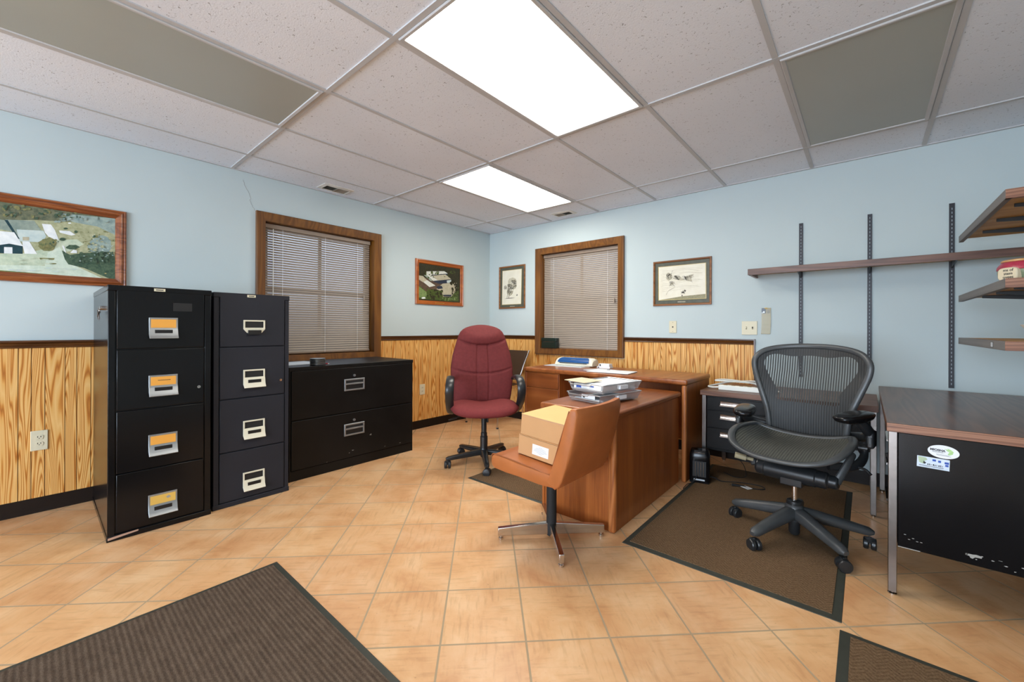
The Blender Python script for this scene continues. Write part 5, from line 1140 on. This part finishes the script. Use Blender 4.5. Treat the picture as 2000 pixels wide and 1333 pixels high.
def corner_chair():
    t = thing('stacking_chair', 'dark brown chair with chrome frame in the corner behind the burgundy chair', 'chair', (.43, -.36, 0)); x0, x1 = .17, .67
    for x in (x0, x1):
        m = MB(); m.sweep(bez([(x, -.565, .012), (x, -.55, .25), (x, -.54, .425)], 3), .011, 10); m.build('leg', 'chrome', t)
        m = MB(); m.sweep(bez([(x, -.10, .012), (x, -.16, .30), (x, -.20, .45), (x+(.03 if x > .4 else -.03), -.16, .65), (x+(.07 if x > .4 else -.07), -.09, .855)], 5), .0115, 10); m.build('leg', 'chrome', t)
        m = MB(); m.sweep([(x, -.545, .43), (x, -.19, .43)], .010, 10); m.build('seat_rail', 'chrome', t)
        for y in (-.566, -.098):
            m = MB(); m.lathe((x, y, 0), [(.012, 0), (.014, .003), (.013, .016)], 12); m.build('foot_cap', 'black_plastic', t)
    def seat(u, v, s):
        x = (u-.5)*2; y = (v-.5)*2; th = ((1-x**6)*(1-y**6))**.5; return ((x0+x1)/2+x*.225, -.365+y*.195, .452+(.026 if s > 0 else -.014)*th)
    m = MB(); m.cushion(seat, 14, 14); m.build('seat', 'brown_leather', t, smooth=70)
    q = lambda x, z: (x, -.195+(z-.45)*.22-.012, z)
    m = MB()
    for dy in (-.010, .010): pass
    vs = [(Vector(q(x, z))+Vector((0, d, 0))) for d in (-.012, .012) for x, z in ((x0-.02, .56), (x1+.02, .56), (x1+.062, .852), (x0-.062, .852))]
    m.add(vs, [[0, 1, 2, 3], [4, 5, 6, 7], [0, 1, 5, 4], [1, 2, 6, 5], [2, 3, 7, 6], [3, 0, 4, 7]]); m.build('backrest', 'brown_leather', t, bev=.006)
corner_chair()

# ------------------------------------------------------------------ heater, cord, bits on the mat
def floor_items():
    z = .008; cx, cy = 2.845, -.745
    t = thing('space_heater', 'small black space heater with chrome grille beside the wooden desk', 'heater', (cx, cy, z)); q = Matrix.Translation((cx, cy, z)) @ Matrix.Rotation(R_(12), 4, 'Z')
    def body(u, v, s):
        x = (u-.5)*2; hh = v
        w_ = .066*(1-.12*max(0, (hh-.8)/.2)**2-.05*(1-hh)); d = .045*(1-.25*max(0, (hh-.8)/.2)**2)
        th = (1-abs(x)**6)**.5; zz = .012+.205*hh-.0*x
        return (x*w_, -d*th if s > 0 else d*th, zz+(.012*(1-x*x) if hh > .99 else 0))
    m = MB(); K = 14; N = 28
    for i in range(K):
        f = i/(K-1); w_ = .068*(1-.14*max(0, (f-.75)/.25)**2); d = .05*(1-.3*max(0, (f-.75)/.25)**2); 
        for j in range(N):
            a = 2*PI*j/N; c, s_ = math.cos(a), math.sin(a); m.v.append(q @ Vector((w_*math.copysign(abs(c)**.45, c), d*math.copysign(abs(s_)**.45, s_), .008+.222*f)))
    for i in range(K-1):
        for j in range(N): m.f.append([i*N+j, i*N+(j+1) % N, (i+1)*N+(j+1) % N, (i+1)*N+j]); m.m.append(0)
    m.f += [list(range(N)), list(range((K-1)*N, K*N))]; m.m += [0, 0]; m.box(-.064, .064, -.05, .05, 0, .012, 0, q); m.build('housing', 'black_gloss', t, smooth=40)
    m = MB(); m.box(-.044, .044, -.0515, -.048, .045, .155, 0, q); m.build('grille_recess', 'black_slot', t)
    m = MB()
    for k in range(4): m.box(-.028+.018*k, -.0245+.018*k, -.054, -.0505, .05, .15, 0, q)
    m.build('grille_bars', 'chrome', t)
    m = MB(); m.box(-.036, .036, -.0528, -.049, .018, .028, 0, q); m.build('label_strip', 'paper_grey', t)
    m = MB(); m.sweep([q @ Vector(p) for p in bez([(-.035, -.042, .212), (0, -.049, .216), (.035, -.042, .212)], 4)], .003, 8); m.build('handle_rim', 'chrome', t)
    m = MB(); m.lathe(q @ Vector((0, 0, .228)), [(.016, 0), (.016, .006), (.012, .009)], 16); m.build('dial', 'black_plastic', t)
    m = MB(); g = z+.004; m.sweep(bez([q @ Vector((.02, .048, .03)), (2.93, -.68, g+.02), (2.97, -.66, g), (3.08, -.60, g), (3.20, -.58, g), (3.235, -.63, g), (3.19, -.665, g), (3.12, -.675, g)], 6), .0033, 7); m.build('cord', 'black_plastic', t)
    m = MB(); m.sweep([(3.13, -.673, g+.003), (3.075, -.690, g+.005), (3.045, -.700, g+.006)], [(.006, .005), (.010, .008), (.011, .009)], 10); 
    m.box(3.028, 3.046, -.706, -.704, g+.003, g+.005); m.build('plug', 'black_plastic', t)
    m = MB(); qq = Matrix.Translation((3.135, -.690, g+.004)) @ Matrix.Rotation(R_(-30), 4, 'Z'); m.box(-.030, .030, -.022, .022, 0, .0012, 0, qq); tg = m.build('cord_tag', 'paper', t); m = MB()
    for k in range(6): m.box(-.022+.008*k, -.018+.008*k, -.014, .012, .0012, .0015, 0, qq)
    m.build('printing', 'ink_soft', tg)
    t = thing('black_cable', 'thin black cable running from the heater front across the mat edge', 'cable', (2.83, -.84, 0)); m = MB()
    m.sweep(bez([(2.845, -.800, .07), (2.835, -.815, .04), (2.815, -.84, .011), (2.80, -.88, .011), (2.805, -.98, .011)], 6), .0032, 7); m.build('cable', 'black_plastic', t)
    t = thing('black_cable', 'thin loop of cable under the credenza behind the herringbone mat chair', 'cable', (3.1, -.45, 0)); m = MB()
    m.sweep(bez([(2.93, -.44, .012), (3.02, -.50, .012), (3.08, -.44, .012), (3.05, -.34, .06), (3.0, -.30, .10)], 6), .0025, 6); m.build('cable', 'black_plastic', t)
    t = thing('paper_scrap', 'tiny white scrap lying on the herringbone mat', 'scrap', (3.33, -.82, .008)); m = MB(); m.sweep(bez([(3.325, -.845, .0115), (3.345, -.835, .0135), (3.355, -.815, .0115)], 4), (.005, .002), 7); m.build('scrap', 'paper', t)
floor_items()
